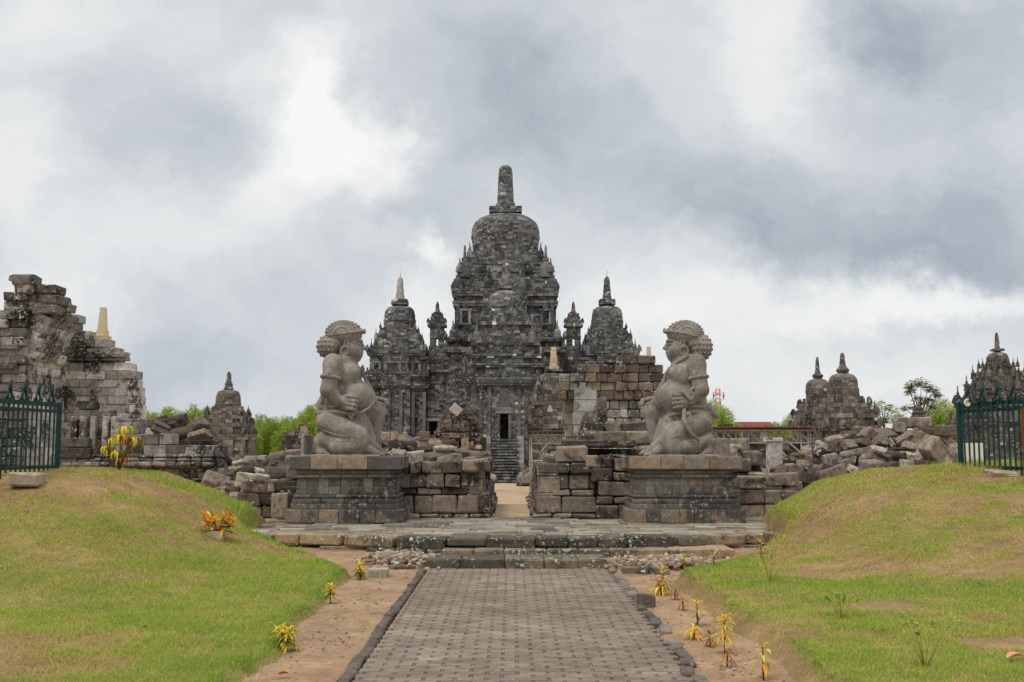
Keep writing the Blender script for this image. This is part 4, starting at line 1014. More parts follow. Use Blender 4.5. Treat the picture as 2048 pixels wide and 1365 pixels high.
    for s in (-1, 1):
        bal = T('balustrade|%d' % s)
        for i in range(8):
            z = zg + (zs + .35 - zg) * (i + .6) / 8; yy = y1 + .4 + (yp - y1 - .3) * i / 8; xx = cx + s * 32.5 * k
            bal.cbox((xx, yy + .35, (z + zg) / 2 - .1), (.27, .36, (z - zg) / 2 + .15), I3, (r.uniform(.5, .9), .5, 0), .04, .02)
        bal.ell((cx + s * 33.5 * k, y1 + .1, zg + .35), (.38, .5, .42), (.6, .5, 0), 10, 7)
    # the side chapels and the wings that join them, a small open turret on each wing
    for s, nm in ((-1, 'side_chapel'), (1, 'side_chapel')):
        nm = nm + ('' if s < 0 else '|b'); pxc = 1007 + s * 207; fin = 'finial|' + ('l' if s < 0 else 'r')
        tower(pxc, 100, [(985, 880, 78, 74, 'q', 'base'), (880, 776, 66, 65, 's', nm), (776, 768, 66, 70, 'q', nm), (768, 753, 66, 66, 's', nm), (753, 743, 66, 69, 'c', nm), (743, 722, 58, 57, 's', nm), (722, 711, 58, 57, 's', nm), (711, 702, 58, 61, 'c', nm),
                         (702, 690, 57, 54, 's', nm), (690, 678, 52, 49, 's', nm), (678, 666, 48, 45, 's', nm), (666, 655, 42, 38, 's', nm), ((657, 646, 645, 640, 639), None, (32, 32, 32.5, 32.5, 31.5), None, 'r', nm), ((639, 628, 620, 615, 612.5, 611), None, (31, 30.5, 28, 22, 14, 3), None, 'r', nm),
                         (613, 598, 16, 15.5, 'q', nm), ((598, 597, 593, 592, 560, 555, 553), None, (9, 9, 9, 8.2, 5.5, 4, 1), None, 'r', fin)], T, r, C, B, tn, (.09, .45), .45)
        cc = xat(pxc, 600, 100)
        for hp, py0, ph, hh in ((51, 703, 4.5, 26), (43, 679, 4, 22), (35, 657, 3, 14)): stupa_at(T, cc, 100, hp, py0, py0 - hh, ph, r, True, 1 if hp > 50 else 0)
        w = half(57, 100)
        for q in (-40, -14, 14, 40): niche(T('niche|s%d%d' % (s, q)), cc + q * 97 / F_PX, 100 - w, zat(740, 100 - w), .42, .62, .14)
        w = half(66, 100)
        for q in (-58, -36, -12, 12, 36, 58): T('pilaster|s%d%d' % (s, q)).cbox((cc + q * 97 / F_PX, 100 - w - .04, zat(826, 100 - w)), (.15, .10, 1.9), I3, (r.uniform(.2, .58), .5, 0), .02)
        # wing
        W = T('wing' + ('' if s < 0 else '|b')); yw2 = 97.6; xa, xb = sorted((cx + s * 100 * yw2 / F_PX, cx + s * 172 * yw2 / F_PX)); z0, z1 = zat(985, yw2), zat(702, yw2)
        dx0 = cx + s * 143 * yw2 / F_PX; zd0, zd1 = zat(870, yw2), zat(843, yw2)
        n = int((z1 - z0) / C); hh = (z1 - z0) / n
        for i in range(n):
            z = z0 + i * hh
            sk = (lambda a, b, xx=xa: a < dx0 - xx + .42 and b > dx0 - xx - .42) if s < 0 and zd0 < z < zd1 else None
            lay(W, (xa, yw2), (xb, yw2), z, hh, .5, (0, -1), r, lens=B, tone=tn, gap=.012, out=.03, zj=.006, skip=sk)
        W.box(((xa + xb) / 2, yw2 + 2.9, (z0 + z1) / 2), ((xb - xa) / 2, 1.6, (z1 - z0) / 2 - .02), I3, (.15, .5, 0)); W.box(((xa + xb) / 2, yw2 + .85, (zd1 + z1) / 2 + .1), ((xb - xa) / 2, .5, (z1 - zd1) / 2 - .12), I3, (.15, .5, 0))
        if s > 0: W.box(((xa + xb) / 2, yw2 + .8, (z0 + z1) / 2), ((xb - xa) / 2 - .05, .5, (z1 - z0) / 2 - .05), I3, (.15, .5, 0))
        else:
            for q in (-1, 1): W.cbox((dx0 + q * .52, yw2 - .05, (zd0 + zd1) / 2), (.12, .16, (zd1 - zd0) / 2), I3, (.6, .5, 0), .02)
            W.cbox((dx0, yw2 - .08, zd1 + .14), (.7, .2, .14), I3, (.74, .5, 0), .02)
        for py, o in ((768, .25), (745, .3), (720, .18)):
            zc = zat(py, yw2); lay(W, (xa, yw2 - o), (xb, yw2 - o), zc, .24, .4, (0, -1), r, lens=B, tone=(.35, .2), gap=.012)
            for i in range(4): antefix(W, (xa + (xb - xa) * (i + .5) / 4, yw2 - o + .05, zc + .24), (0, -1), .4, .62, r.uniform(.1, .5))
        # turret
        U = T('turret' + ('' if s < 0 else '|b')); ux, uy = cx + s * 137.5 * 98 / F_PX, 98.4; q = uy / F_PX
        zb, zw0, zw1, zc = zat(702, uy), zat(693, uy), zat(678, uy), zat(655, uy)
        def cube(za, zb_, w, tone=None):
            n = max(1, int(round((zb_ - za) / C)))
            for i in range(n): poly_course(U, redent(ux, uy, w, 0, 0), za + i * (zb_ - za) / n, (zb_ - za) / n, r, w * .45, lens=(.2, .4), tone=tn, gap=.01, out=.02)
            U.prism(redent(ux, uy, w - .08, 0, 0), za, zb_ - .01, (.2, .5, 0))
        cube(zb - .1, zw0, 16 * q)
        for a in (-1, 1):
            n = 4
            for i in range(n):
                h = (zw1 - zw0) / n; U.box((ux + a * 8.2 * q, uy, zw0 + (i + .5) * h), (5.6 * q, 13.5 * q, h / 2 - .006), I3, (min(1, max(0, r.gauss(*tn))), .5, 0), .02)
        cube(zw1, zc, 13.8 * q); cube(zc, zat(649, uy), 18.5 * q); cube(zat(649, uy), zat(642, uy), 15 * q); cube(zat(642, uy), zat(635, uy), 13 * q); cube(zat(635, uy), zat(628, uy), 11 * q); cube(zat(628, uy), zat(625, uy), 8 * q)
        for a in (-1, 1): antefix(U, (ux + a * 17 * q, uy - 18 * q, zat(648, uy)), (0, -1), .3, .5, .3); pass
        brick_lathe(U, ux, uy, [(zat(627, uy), 5.5 * q), (zat(621, uy), 4.2 * q), (zat(607, uy), 2.8 * q), (zat(604, uy), .8 * q)], C, .3, r, tn, .01)
        # a tall thin rod on each chapel spire
        T('lightning_rod|%d' % s).tube([(cc, 100, zat(554, 100)), (cc, 100, zat(541, 100))], .025, 5)
    T.build(M_TEMPLE, root, {'finial|l': M_GREYPALE, 'lightning_rod|-1': M_STEEL, 'lightning_rod|1': M_STEEL}, {'front_chapel|dome': 'front_chapel', 'finial|l': 'side_chapel', 'finial|r': 'side_chapel|b'})
main_temple()

# ------------------------------------------------------------------ the small shrines around it
def small_shrine(px, Yc, label, seed, bands, mat=M_SHRINE, fin_mat=None, stupas=(), tone=(.5, .17), course=.17, blk=(.22, .5)):
    r = random.Random(seed); T = Parts(seed * 7); root = thing('small_shrine', label, 'shrine', (xat(px, 800, Yc), Yc, float(far_h(0, Yc))))
    cx = tower(px, Yc, bands, T, r, course, blk, tone, (.09, .5), .32, .018)
    for hp, py0, ph, hh in stupas: stupa_at(T, cx, Yc, hp, py0, py0 - hh, ph, r, True, 0 if len(stupas) < 4 else 2)
    T.build(mat, root, {'finial': fin_mat} if fin_mat else {}); return root
small_shrine(462, 68, 'lone small shrine with bell dome standing left of the left guardian', 11,
    [(935, 880, 50, 49, 's', 'body'), (880, 868, 49, 48, 'c', 'body'), (868, 854, 45, 44, 's', 'roof_tier'), (854, 846, 43, 43, 'c', 'roof_tier'), (846, 838, 40, 39, 's', 'roof_tier'), (838, 830, 39, 37, 'c', 'roof_tier'), (830, 822, 36, 35, 's', 'roof_tier'), (822, 812, 30, 27, 's', 'roof_tier'),
     ((813, 811, 807, 806, 794, 787, 782, 779, 778), None, (25, 26, 26, 24.5, 24, 22, 18, 12, 3), None, 'r', 'dome'), ((779, 777, 775, 773, 771, 769, 766, 746, 744), None, (11, 12, 8, 7, 11, 8, 5.5, 4, 2), None, 'r', 'finial')], stupas=((39, 847, 4, 16), (33, 823, 4, 14)))
small_shrine(1631, 66, 'left and slightly farther of the twin small shrines right of the steel shed', 12,
    [(915, 862, 47, 47, 's', 'body'), (862, 852, 47, 49, 'c', 'body'), (852, 836, 45, 43, 's', 'roof_tier'), (836, 828, 43, 44, 'c', 'roof_tier'), (828, 814, 40, 37, 's', 'roof_tier'), (814, 806, 36, 33, 'c', 'roof_tier'), (806, 797, 30, 27, 's', 'roof_tier'),
     ((798, 785, 783, 782, 770, 764, 760, 757, 756), None, (24, 24, 25, 24, 23.5, 21, 16, 10, 3), None, 'r', 'dome'), ((757, 754, 752, 750, 745, 742, 718, 715), None, (9, 12, 12, 7, 5, 4.5, 3, 1.5), None, 'r', 'finial')], stupas=((41, 837, 5, 22), (33, 815, 4, 16)))
small_shrine(1681, 61, 'right and nearer of the twin small shrines right of the steel shed', 13,
    [(925, 872, 56, 55, 's', 'body'), (872, 862, 54, 54, 's', 'body'), (862, 852, 54, 57, 'c', 'body'), (852, 836, 52, 50, 's', 'roof_tier'), (836, 827, 51, 53, 'c', 'roof_tier'), (827, 814, 47, 45, 's', 'roof_tier'), (814, 806, 44, 42, 'c', 'roof_tier'), (806, 792, 36, 32, 's', 'roof_tier'),
     ((793, 778, 776, 775, 762, 754, 749, 746, 745), None, (31, 30, 31, 28, 28, 25, 19, 12, 3), None, 'r', 'dome'), ((746, 743, 741, 737, 735, 731, 708, 706), None, (11, 11, 13, 13, 8, 6, 4, 2), None, 'r', 'finial')], stupas=((47, 829, 6, 28), (39, 808, 4, 16)))
small_shrine(1990, 64, 'tall stepped shrine crowded with small stupas behind the right iron fence', 14,
    [(960, 850, 72, 70, 's', 'body'), (850, 838, 72, 76, 'c', 'body'), (838, 812, 66, 64, 's', 'roof_tier'), (812, 802, 66, 67, 'c', 'roof_tier'), (802, 786, 52, 48, 's', 'roof_tier'), (786, 776, 48, 47, 'c', 'roof_tier'), (776, 760, 42, 39, 's', 'roof_tier'), (760, 752, 38, 37, 'c', 'roof_tier'), (752, 740, 33, 29, 's', 'roof_tier'), (740, 730, 28, 24, 's', 'roof_tier'),
     ((731, 720, 711, 706, 704, 703), None, (21, 21, 19, 14, 8, 2), None, 'r', 'dome'), (704, 697, 10, 10, 'q', 'finial'), ((697, 694, 668, 666), None, (5, 4.6, 3, 1.4), None, 'r', 'finial')],
    stupas=((60, 804, 7, 40), (46, 778, 6, 34), (36, 754, 5, 30), (27, 734, 4, 20)), tone=(.4, .22))
small_shrine(1107, 50, 'small shrine topped by a pale obelisk behind the shelter right of the stair', 15,
    [(930, 868, 53, 53, 's', 'body'), (868, 858, 53, 54, 's', 'body'), (858, 848, 54, 56, 'c', 'body'), (848, 832, 50, 49, 's', 'roof_tier'), (832, 824, 49, 50, 'c', 'roof_tier'), (824, 810, 46, 45, 's', 'roof_tier'), (810, 802, 45, 46, 'c', 'roof_tier'), (802, 788, 41, 40, 's', 'roof_tier'), (788, 780, 40, 38, 'c', 'roof_tier'),
     ((781, 774, 772, 762, 754, 748, 745, 744), None, (34, 35, 33, 33, 30, 24, 15, 3), None, 'r', 'dome'), (745, 738, 17, 17, 'q', 'dome'), (738, 732, 10, 9, 'q', 'finial'), (732, 694, 7.5, 4.5, 'q', 'finial')], M_SHRINE, M_PALE, stupas=((40, 802, 6, 34), (34, 780, 5, 26)), tone=(.42, .2))

# ------------------------------------------------------------------ ruined walls and tumbled blocks
def ruin_wall(mb, Y, prof, base, course, lens, dep, r, tone=(.5, .22), ch=.0, gap=.008, out=.03, zj=.006, j=.0, tilt=.0, hole=None, colf=None, ret=None):
    """a wall facing us whose broken top follows prof [(px, py)] as seen on the photograph at distance Y; base: py or z of its foot"""
    xs = np.array([xat(p, q, Y) for p, q in prof]); zs = np.array([zat(q, Y) for p, q in prof]); zb = base
    top = zs.max(); n = int(math.ceil((top - zb) / course)); grid = np.arange(xs.min(), xs.max() + 1e-6, .04); zt = np.interp(grid, xs, zs)
    for i in range(n):
        z = zb + i * course; m = zt >= z + course * .55; run = None
        for k in range(len(grid) + 1):
            on = k < len(grid) and m[k]
            if on and run is None: run = k
            if not on and run is not None:
                x0, x1 = grid[run] + r.uniform(-.05, .05), grid[k - 1] + r.uniform(-.05, .05); run = None
                if x1 - x0 > .1:
                    sk = (lambda a, b, x0=x0, z=z: any(hx0 < x0 + (a + b) / 2 < hx1 and hz0 < z + course / 2 < hz1 for hx0, hx1, hz0, hz1 in hole)) if hole else None
                    lay(mb, (x0, Y), (x1, Y), z, course, dep, (0, -1), r, lens=lens, tone=tone, gap=gap, ch=ch, out=out, zj=zj, j=j, tilt=tilt, skip=sk, colf=colf)
def wall_thing(name, label, cat, Y, seed, mat, planes, extra=None, z0=None):
    px = planes[0][1][0][0]; root = thing(name, label, cat, (xat(px, 900, Y), Y, float(far_h(0, Y)) if z0 is None else z0)); r = random.Random(seed)
    for i, (Yp, prof, base, kw) in enumerate(planes):
        mb = MB(seed + i); ruin_wall(mb, Yp, prof, base, r=r, **kw)
        mb.build('masonry', mat, root)
    if extra: extra(r, root, mat)
    return root
BIG = dict(course=.25, lens=(.34, .72), dep=.5, ch=.02, gap=.016, out=.03, j=.008)
MIDB = dict(course=.22, lens=(.26, .55), dep=.45, ch=.016, gap=.014, out=.03, j=.006)

# the tall broken cella at the far left, with its leaning vault stones and a pale finial on the wing
def left_ruin():
    r = random.Random(31); x0 = xat(115, 700, 30); root = thing('ruined_shrine', 'tall broken shrine with leaning vault stones behind the left iron fence', 'ruin', (x0, 30, .2))
    wing = MB(311); K = dict(course=.25, lens=(.30, .66), dep=.6, ch=.014, gap=.008, out=.02, j=.006)
    tn = lambda r, s, z: min(1, max(0, r.gauss(.72 if z < 4.0 else .5, .16)))
    ruin_wall(wing, 31, [(98, 716), (256, 716), (258, 728), (262, 729), (272, 743), (277, 765), (278, 790), (280, 812), (284, 826), (286, 900)], .2, r=r, colf=tn, **K)
    ruin_wall(wing, 31.12, [(128, 634), (156, 634), (157, 664), (180, 664), (181, 683), (220, 683), (222, 699), (238, 700), (240, 712)], zat(728, 31), r=r, colf=lambda r, s, z: min(1, max(0, r.gauss(.45, .2))), **K)
    wing.build('wing_wall', M_RUIN, root)
    led = MB(312); z = zat(722, 31)
    for dz, o, h in ((0, .10, .10), (.10, .17, .07), (.17, .12, .09)): lay(led, (xat(112, 720, 31), 31 - o), (xat(254, 720, 31), 31 - o), z + dz, h, .4, (0, -1), r, lens=(.5, 1.0), tone=(.35, .2), gap=.006, ch=.01)
    led.build('ledge', M_RUIN, root)
    fr = MB(313); xs = xat(56, 800, 28.6)
    ruin_wall(fr, 28.6, [(-90, 700), (-10, 640), (0, 618), (6, 612), (10, 592), (24, 590), (27, 572), (34, 570), (56, 570), (57, 640)], .2, r=r, colf=lambda r, s, z: min(1, max(0, r.gauss(.38, .22))), course=.25, lens=(.30, .6), dep=.7, ch=.03, gap=.012, out=.08, j=.02, tilt=.012)
    for z, o in ((zat(748, 28.6), .16), (zat(740, 28.6), .26), (zat(700, 28.6), .12)): lay(fr, (xat(-60, 740, 28.6), 28.6 - o), (xat(38, 740, 28.6), 28.6 - o), z, .14, .4, (0, -1), r, lens=(.5, .9), tone=(.25, .15), ch=.02)
    fr.cbox((xat(50, 560, 28.6), 28.75, zat(561, 28.6)), (.31, .32, .15), rotz(.1), (.3, .5, 0), .04, .02); fr.cbox((xat(52, 560, 28.6), 28.8, zat(578, 28.6)), (.2, .3, .14), I3, (.6, .5, 0), .04, .02)
    fr.cbox((xat(30, 560, 28.6), 28.7, zat(558, 28.6)), (.16, .16, .08), roty(.15), (.5, .5, 0), .03, .01)
    fr.build('front_wall', M_RUIN, root)
    sd = MB(314); zc = zat(720, 30)
    z = .2
    while z < zc - .1: lay(sd, (xs - .02, 28.75), (xs - .02, 31.0), z, .25, .5, (1, 0), r, lens=(.3, .55), colf=lambda r, s, z: min(1, max(0, r.gauss(.85, .12))), ch=.012, out=.012); z += .25
    sd.build('side_wall', M_RUIN, root)
    vt = MB(315); lay(vt, (xs + .08, 28.7), (xs + .08, 31.0), zc - .1, .14, .5, (1, 0), r, lens=(.5, .8), tone=(.75, .1), ch=.012)
    z = zc + .05; i = 0
    while z < zat(604, 29.5):
        f = (z - zc) / (zat(625, 29.5) - zc); sh = .10 + .42 * min(f, 1) ** 1.1 - max(0, f - 1) * 1.0
        a = roty(.42)
        y = 28.75 + r.uniform(0, .1) + max(0, f - .8) * .8
        while y < 30.2:
            l = r.uniform(.34, .62); vt.cbox((xs + sh - .38, y + l / 2, z + .12), (.42, l / 2 - .006, .122), a if f < 1.02 else roty(.2), (min(1, max(0, r.gauss(.62 if f < .75 else .3, .18))), .5, 0), .014, .006); y += l
        z += .235; i += 1
    for px, py, s in ((78, 582, .3), (98, 582, .3), (92, 600, .3), (108, 602, .28), (80, 600, .32), (70, 615, .3), (96, 620, .34)): vt.cbox((xat(px, py, 29), 29.1, zat(py, 29)), (s, .4, .13), rotz(r.uniform(-.1, .1)) @ roty(r.uniform(-.06, .1)), (r.uniform(.1, .5), .5, 0), .04, .02)
    vt.build('vault', M_RUIN, root)
    core = MB(316); core.box((xs - 2.2, 30.3, 2.0), (2.05, 1.4, 1.9), I3, (.2, .5, 0)); core.box((xs + .6, 31.9, 1.9), (1.3, .35, 1.6), I3, (.2, .5, 0)); core.box((xs - 1.3, 30.2, 4.0), (.75, 1.0, .7), I3, (.2, .5, 0)); core.build('core', M_RUIN, root)
    fin = MB(317); c = (xat(203, 650, 31.4), 31.5)
    def frus(w0, w1, za, zb): fin.prism(redent(c[0], c[1], w0, 0, 0), za, zb, (.5, .5, 0), w1 / w0, True)
    zz = lambda p: zat(p, 31.4)
    frus(.16, .18, zz(684), zz(679)); frus(.195, .21, zz(679), zz(672)); frus(.15, .14, zz(672), zz(669)); frus(.14, .14, zz(669), zz(661)); frus(.115, .075, zz(661), zz(615))
    fin.build('finial', M_PALE, root)
left_ruin()
def carved_front(r, root, mat):
    for px in (152, 168, 190, 214, 232):
        mb = MB(px); mb.cbox((xat(px, 880, 25.4), 25.32, (zat(842, 25.4) + .3) / 2 + .1), (.07, .10, (zat(842, 25.4) - .3) / 2), I3, (r.uniform(.4, .8), .5, 0), .02, .006); mb.build('pilaster', mat, root)
    for px, w in ((165, .34), (205, .3), (300, .5), (350, .4), (400, .36)):
        Y = 25.4 if px < 220 else 24.2; mb = MB(px + 7)
        for py, h, o in ((928, .05, .18), (920, .04, .12), (912, .035, .08)):
            for q in (-1, 0, 1): mb.cbox((xat(px, py, Y) + q * w * .66, Y - o + r.uniform(-.03, .03), zat(py, Y)), (w * .32, .2, h), roty(r.uniform(-.02, .02)), (r.uniform(.05, .55), .5, 0), .03, .012)
        mb.build('moulding', mat, root)
wall_thing('carved_wall', 'low dark wall with pilasters and mouldings at the foot of the tall broken shrine', 'wall', 24.2, 41, M_RUIN,
           [(25.4, [(146, 808), (182, 806), (184, 810), (218, 810), (220, 829), (282, 831), (318, 832), (325, 850), (330, 900)], .2, dict(MIDB, tone=(.4, .22))),
            (24.2, [(222, 846), (262, 850), (318, 868), (345, 878), (402, 880), (428, 877), (440, 890), (446, 905)], .2, dict(MIDB, tone=(.35, .2), course=.26)),
            (25.0, [(118, 870), (140, 868), (146, 880), (176, 882), (180, 908)], .2, dict(BIG, tone=(.2, .15)))], carved_front)

# walls beside the walkway
def walk_sides(x, ya, yb, s, hts, seed, root, name):
    mb = MB(seed); r = random.Random(seed)
    for i, (z0, z1, o) in enumerate(hts):
        lay(mb, (x - s * o, ya), (x - s * o, yb), z0, z1 - z0, .4, (s, 0), r, lens=(.14, .34), tone=(.42, .22), gap=.012, ch=.014, out=.035, j=.01)
    mb.build(name, M_BROWN, root)
zg = lambda y: float(far_h(0, y))
r_ = random.Random(51)
def wall_left():
    root = thing('stone_wall', 'low wall of big squared blocks left of the sandy walkway', 'wall', (-1.4, 20.4, ZT)); r = random.Random(51); mb = MB(51); Y = 20.35; x0, x1 = -2.15, -.45
    for z0, z1, xe, o, ln, tn in ((.36, .455, x1 + .04, .06, (.24, .42), .55), (.455, .80, x1 - .03, 0, (.26, .5), .45), (.80, .94, x1 - .12, -.03, (.36, .55), .42), (.94, 1.21, x1 - .16, .0, (.3, .52), .5), (1.21, 1.45, x1 - .2, .05, (.2, .45), .35)):
        lay(mb, (x0 - .2, Y - o), (xe, Y - o), z0, z1 - z0, .55, (0, -1), r, lens=ln, tone=(tn, .2), gap=.018, tilt=.014, ch=.024, out=.025, j=.012, zj=.005)
    mb.cbox((-.75, 20.28, 1.36), (.19, .26, .115), roty(.04) @ rotz(.05), (.85, .5, 0), .03, .015)
    mb.box((-1.5, 22.0, .85), (.85, 1.4, .5), I3, (.2, .5, 0)); mb.build('front_face', M_BROWN, root)
    walk_sides(-.48, 20.4, 27.5, 1, [(.36, .45, -.10), (.45, .56, -.05), (.56, .84, 0), (.84, 1.1, .06), (1.1, 1.32, .10)], 52, root, 'side_face')
    b = MB(53); b.box((-1.42, 24.6, .7), (.8, 2.9, .45), I3, (.2, .5, 0)); y = 20.7
    while y < 27.3: b.cbox((-.74 + r.uniform(-.1, .05), y, 1.36 + r.uniform(-.03, .04)), (.26, .2, .1), rotz(r.uniform(-.3, .3)) @ rotx(r.uniform(-.1, .1)), (r.uniform(.2, .8), .5, 0), .03, .02); y += .42
    b.build('capping', M_BROWN, root)
wall_left()
def wall_right():
    root = thing('stone_wall', 'stepped wall of big squared blocks right of the sandy walkway', 'wall', (1.4, 20.4, ZT)); r = random.Random(61); mb = MB(61)
    for z0, z1, xs, xe, Y, ln, tn in ((.36, .45, .38, 1.62, 20.36, (.3, .5), .45), (.45, .78, .46, 1.62, 20.4, (.4, .7), .42), (.78, .90, .50, 1.60, 20.46, (.24, .4), .55), (.90, 1.20, .52, 1.62, 20.5, (.2, .42), .45), (1.20, 1.42, .50, 1.66, 20.42, (.4, .7), .15), (1.42, 1.75, .86, 1.5, 20.62, (.4, .62), .62),
                                     (.36, .63, 1.60, 2.3, 20.16, (.4, .62), .58), (.63, .78, 1.62, 2.3, 20.22, (.3, .62), .45), (.78, 1.06, 1.66, 2.35, 20.26, (.4, .8), .38), (1.06, 1.24, 1.95, 2.4, 20.3, (.4, .5), .35), (1.06, 1.32, 1.54, 1.94, 20.3, (.4, .5), .32), (1.32, 1.56, 1.42, 1.72, 20.4, (.3, .4), .7), (1.32, 1.58, 1.74, 1.96, 20.42, (.2, .3), .45), (1.24, 1.5, 1.98, 2.28, 20.36, (.3, .4), .62), (1.5, 1.58, 2.0, 2.2, 20.4, (.2, .3), .6)):
        lay(mb, (xs, Y), (xe, Y), z0, z1 - z0, .6, (0, -1), r, lens=ln, tone=(tn, .16), gap=.018, tilt=.016, ch=.026, out=.02, j=.012, zj=.004)
    mb.box((1.6, 21.5, .95), (.9, .8, .55), I3, (.2, .5, 0)); mb.build('front_face', M_BROWN, root)
    walk_sides(.50, 20.45, 28.0, -1, [(.36, .44, -.12), (.44, .52, -.05), (.52, .84, 0), (.84, 1.16, .04), (1.16, 1.38, .02)], 62, root, 'side_face')
    b = MB(63); b.box((1.46, 24.8, .75), (.86, 2.9, .5), I3, (.2, .5, 0)); b.build('core', M_BROWN, root)
    # the stepped bulk behind: moulded blocks stacked up toward the pedestal
    s = MB(64); Y = 21.9
    ruin_wall(s, Y, [(1128, 905), (1165, 905), (1166, 893), (1305, 893)], .9, .26, (.5, .9), .8, r, (.2, .16), .03, j=.012)
    ruin_wall(s, Y + .25, [(1166, 868), (1205, 866), (1207, 872), (1235, 872), (1236, 868), (1305, 870)], zat(893, Y), .33, (.4, .7), .8, r, (.35, .2), .05, j=.02)
    ruin_wall(s, Y + .6, [(1163, 852), (1200, 852), (1210, 846), (1228, 846), (1240, 856), (1262, 850), (1300, 848), (1306, 852)], zat(870, Y), .3, (.4, .7), .8, r, (.22, .2), .06, j=.03, tilt=.03)
    s.cbox((xat(1195, 890, Y), Y - .1, zat(888, Y)), (.75, .35, .08), I3, (.15, .5, 0), .03, .01); s.cbox((xat(1203, 826, Y + 1.5), Y + 1.5, zat(830, Y + 1.5)), (.1, .25, .38), I3, (.3, .5, 0), .03, .01)
    s.build('moulded_blocks', M_BROWN, root)
wall_right()
def brick_ruin():
    Y = 31.0; root = thing('ruined_wall', 'high stepped ruin of red brown and grey blocks left of the right guardian', 'ruin', (xat(1225, 900, Y), Y, .2)); r = random.Random(71)
    def colf(r, s, z):
        zz = z - 1.75
        if zz > 1.95: return min(.62, max(0, r.gauss(.18, .12)))
        if zz > 1.15: return r.choice((.08, .2, .3, .36, .42, .5, .56, .72)) + r.uniform(-.04, .02)
        return min(1, max(.3, r.gauss(.82, .16)))
    m = MB(71); K = dict(course=.262, lens=(.22, .46), dep=.5, ch=.028, gap=.012, out=.05, j=.012, zj=.008)
    ruin_wall(m, Y, [(1120, 752), (1121, 741), (1150, 741), (1151, 729), (1166, 728), (1182, 728), (1183, 720), (1204, 720), (1205, 707), (1232, 709), (1236, 720), (1276, 718), (1280, 706), (1308, 706), (1310, 720), (1326, 732), (1345, 745), (1352, 760)], zat(800, Y), r=r, colf=colf, **K)
    ruin_wall(m, Y + .12, [(1165, 790), (1345, 790)], .2, r=r, colf=colf, **K)
    m.build('upper_wall', M_BRICKY, root)
    p = MB(72); ruin_wall(p, Y - .25, [(1149, 776), (1196, 774), (1197, 840), (1199, 905)], .2, course=.36, lens=(.4, .75), dep=.5, r=r, tone=(.8, .1), ch=.012, gap=.008, out=.02)
    ruin_wall(p, Y + .3, [(1127, 786), (1150, 790), (1151, 905)], .2, course=.36, lens=(.2, .4), dep=.5, r=r, tone=(.66, .16), ch=.012, gap=.008, out=.04); p.build('pilaster', M_BRICKY, root)
    f = MB(73); c = (xat(1300, 700, Y), Y + .3); f.prism(redent(*c, .07, 0, 0), zat(728, Y), zat(692, Y), (.3, .5, 0), .8, True); f.build('finial', M_PALE, root)
    k = MB(74); k.box((xat(1235, 800, Y), Y + .9, 1.7), (1.2, .35, 1.6), I3, (.2, .5, 0)); k.build('core', M_BRICKY, root)
brick_ruin()
def mossy_ruin():
    Y = 46; hx0, hx1 = xat(900, 890, Y), xat(922, 890, Y); hz = zat(876, Y)
    root = thing('ruined_shrine', 'low crumbling shrine with a dark doorway left of the temple stair', 'ruin', (xat(915, 900, Y), Y, zg(Y))); r = random.Random(81); mb = MB(81)
    sp = dict(course=.2, lens=(.16, .4), dep=.9, gap=.02, out=.10, j=.03, zj=.02, tilt=.03)
    colf = lambda r, s, z: r.choice((.05, .15, .2, .3, .35, .45, .5, .6, .97))
    ruin_wall(mb, Y, [(868, 862), (878, 862), (880, 852), (960, 856), (962, 905)], zg(Y), r=r, colf=colf, hole=[(hx0, hx1, -3, hz)], **sp)
    ruin_wall(mb, Y + .5, [(872, 862), (882, 838), (884, 826), (900, 815), (918, 812), (922, 800), (938, 800), (942, 812), (948, 832), (958, 840), (966, 856)], zat(866, Y), r=r, colf=colf, **sp)
    mb.build('masonry', M_BROWN, root)
    d = MB(82); d.cbox(((hx0 + hx1) / 2 - .05, Y - .12, hz + .1), (.5, .2, .10), I3, (.7, .5, 0), .02); d.cbox((hx1 + .18, Y - .1, hz - .5), (.16, .2, .55), I3, (.85, .5, 0), .02); d.cbox((hx0 - .18, Y - .1, hz - .5), (.16, .2, .55), I3, (.5, .5, 0), .02)
    d.build('doorway', M_BROWN, root)
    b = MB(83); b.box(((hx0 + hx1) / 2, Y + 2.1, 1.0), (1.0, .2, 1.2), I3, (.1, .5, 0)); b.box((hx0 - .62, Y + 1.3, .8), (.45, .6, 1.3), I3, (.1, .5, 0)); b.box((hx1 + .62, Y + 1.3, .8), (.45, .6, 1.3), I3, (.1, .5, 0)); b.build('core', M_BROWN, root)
    w = MB(84); p = at(912, 820, Y - .2); w.cbox(p, (.24, .2, .2), roty(.7), (1, .5, 0), .03, .02); tag(w.build('stone_block', M_GREYPALE, org=tuple(p)), 'pale tilted block perched on the crumbling shrine with the dark doorway', 'stone block')
mossy_ruin()
wall_thing('ruined_wall', 'low dark ruined wall behind the left guardian against the green trees', 'ruin', 52, 91, M_SHRINE, [(52, [(562, 872), (574, 862), (588, 858), (600, 850), (612, 852), (616, 905)], zg(52), dict(course=.2, lens=(.2, .5), dep=.5, out=.06, j=.02, tone=(.3, .25)))])
wall_thing('ruined_wall', 'row of upright weathered blocks right behind the raised knee of the left guardian', 'ruin', 33, 92, M_BROWN, [(33, [(752, 862), (788, 860), (790, 862), (816, 862), (817, 872), (836, 874), (838, 862), (858, 866), (860, 880), (885, 884)], zg(33), dict(BIG, tone=(.4, .22), course=.3, tilt=.02))])
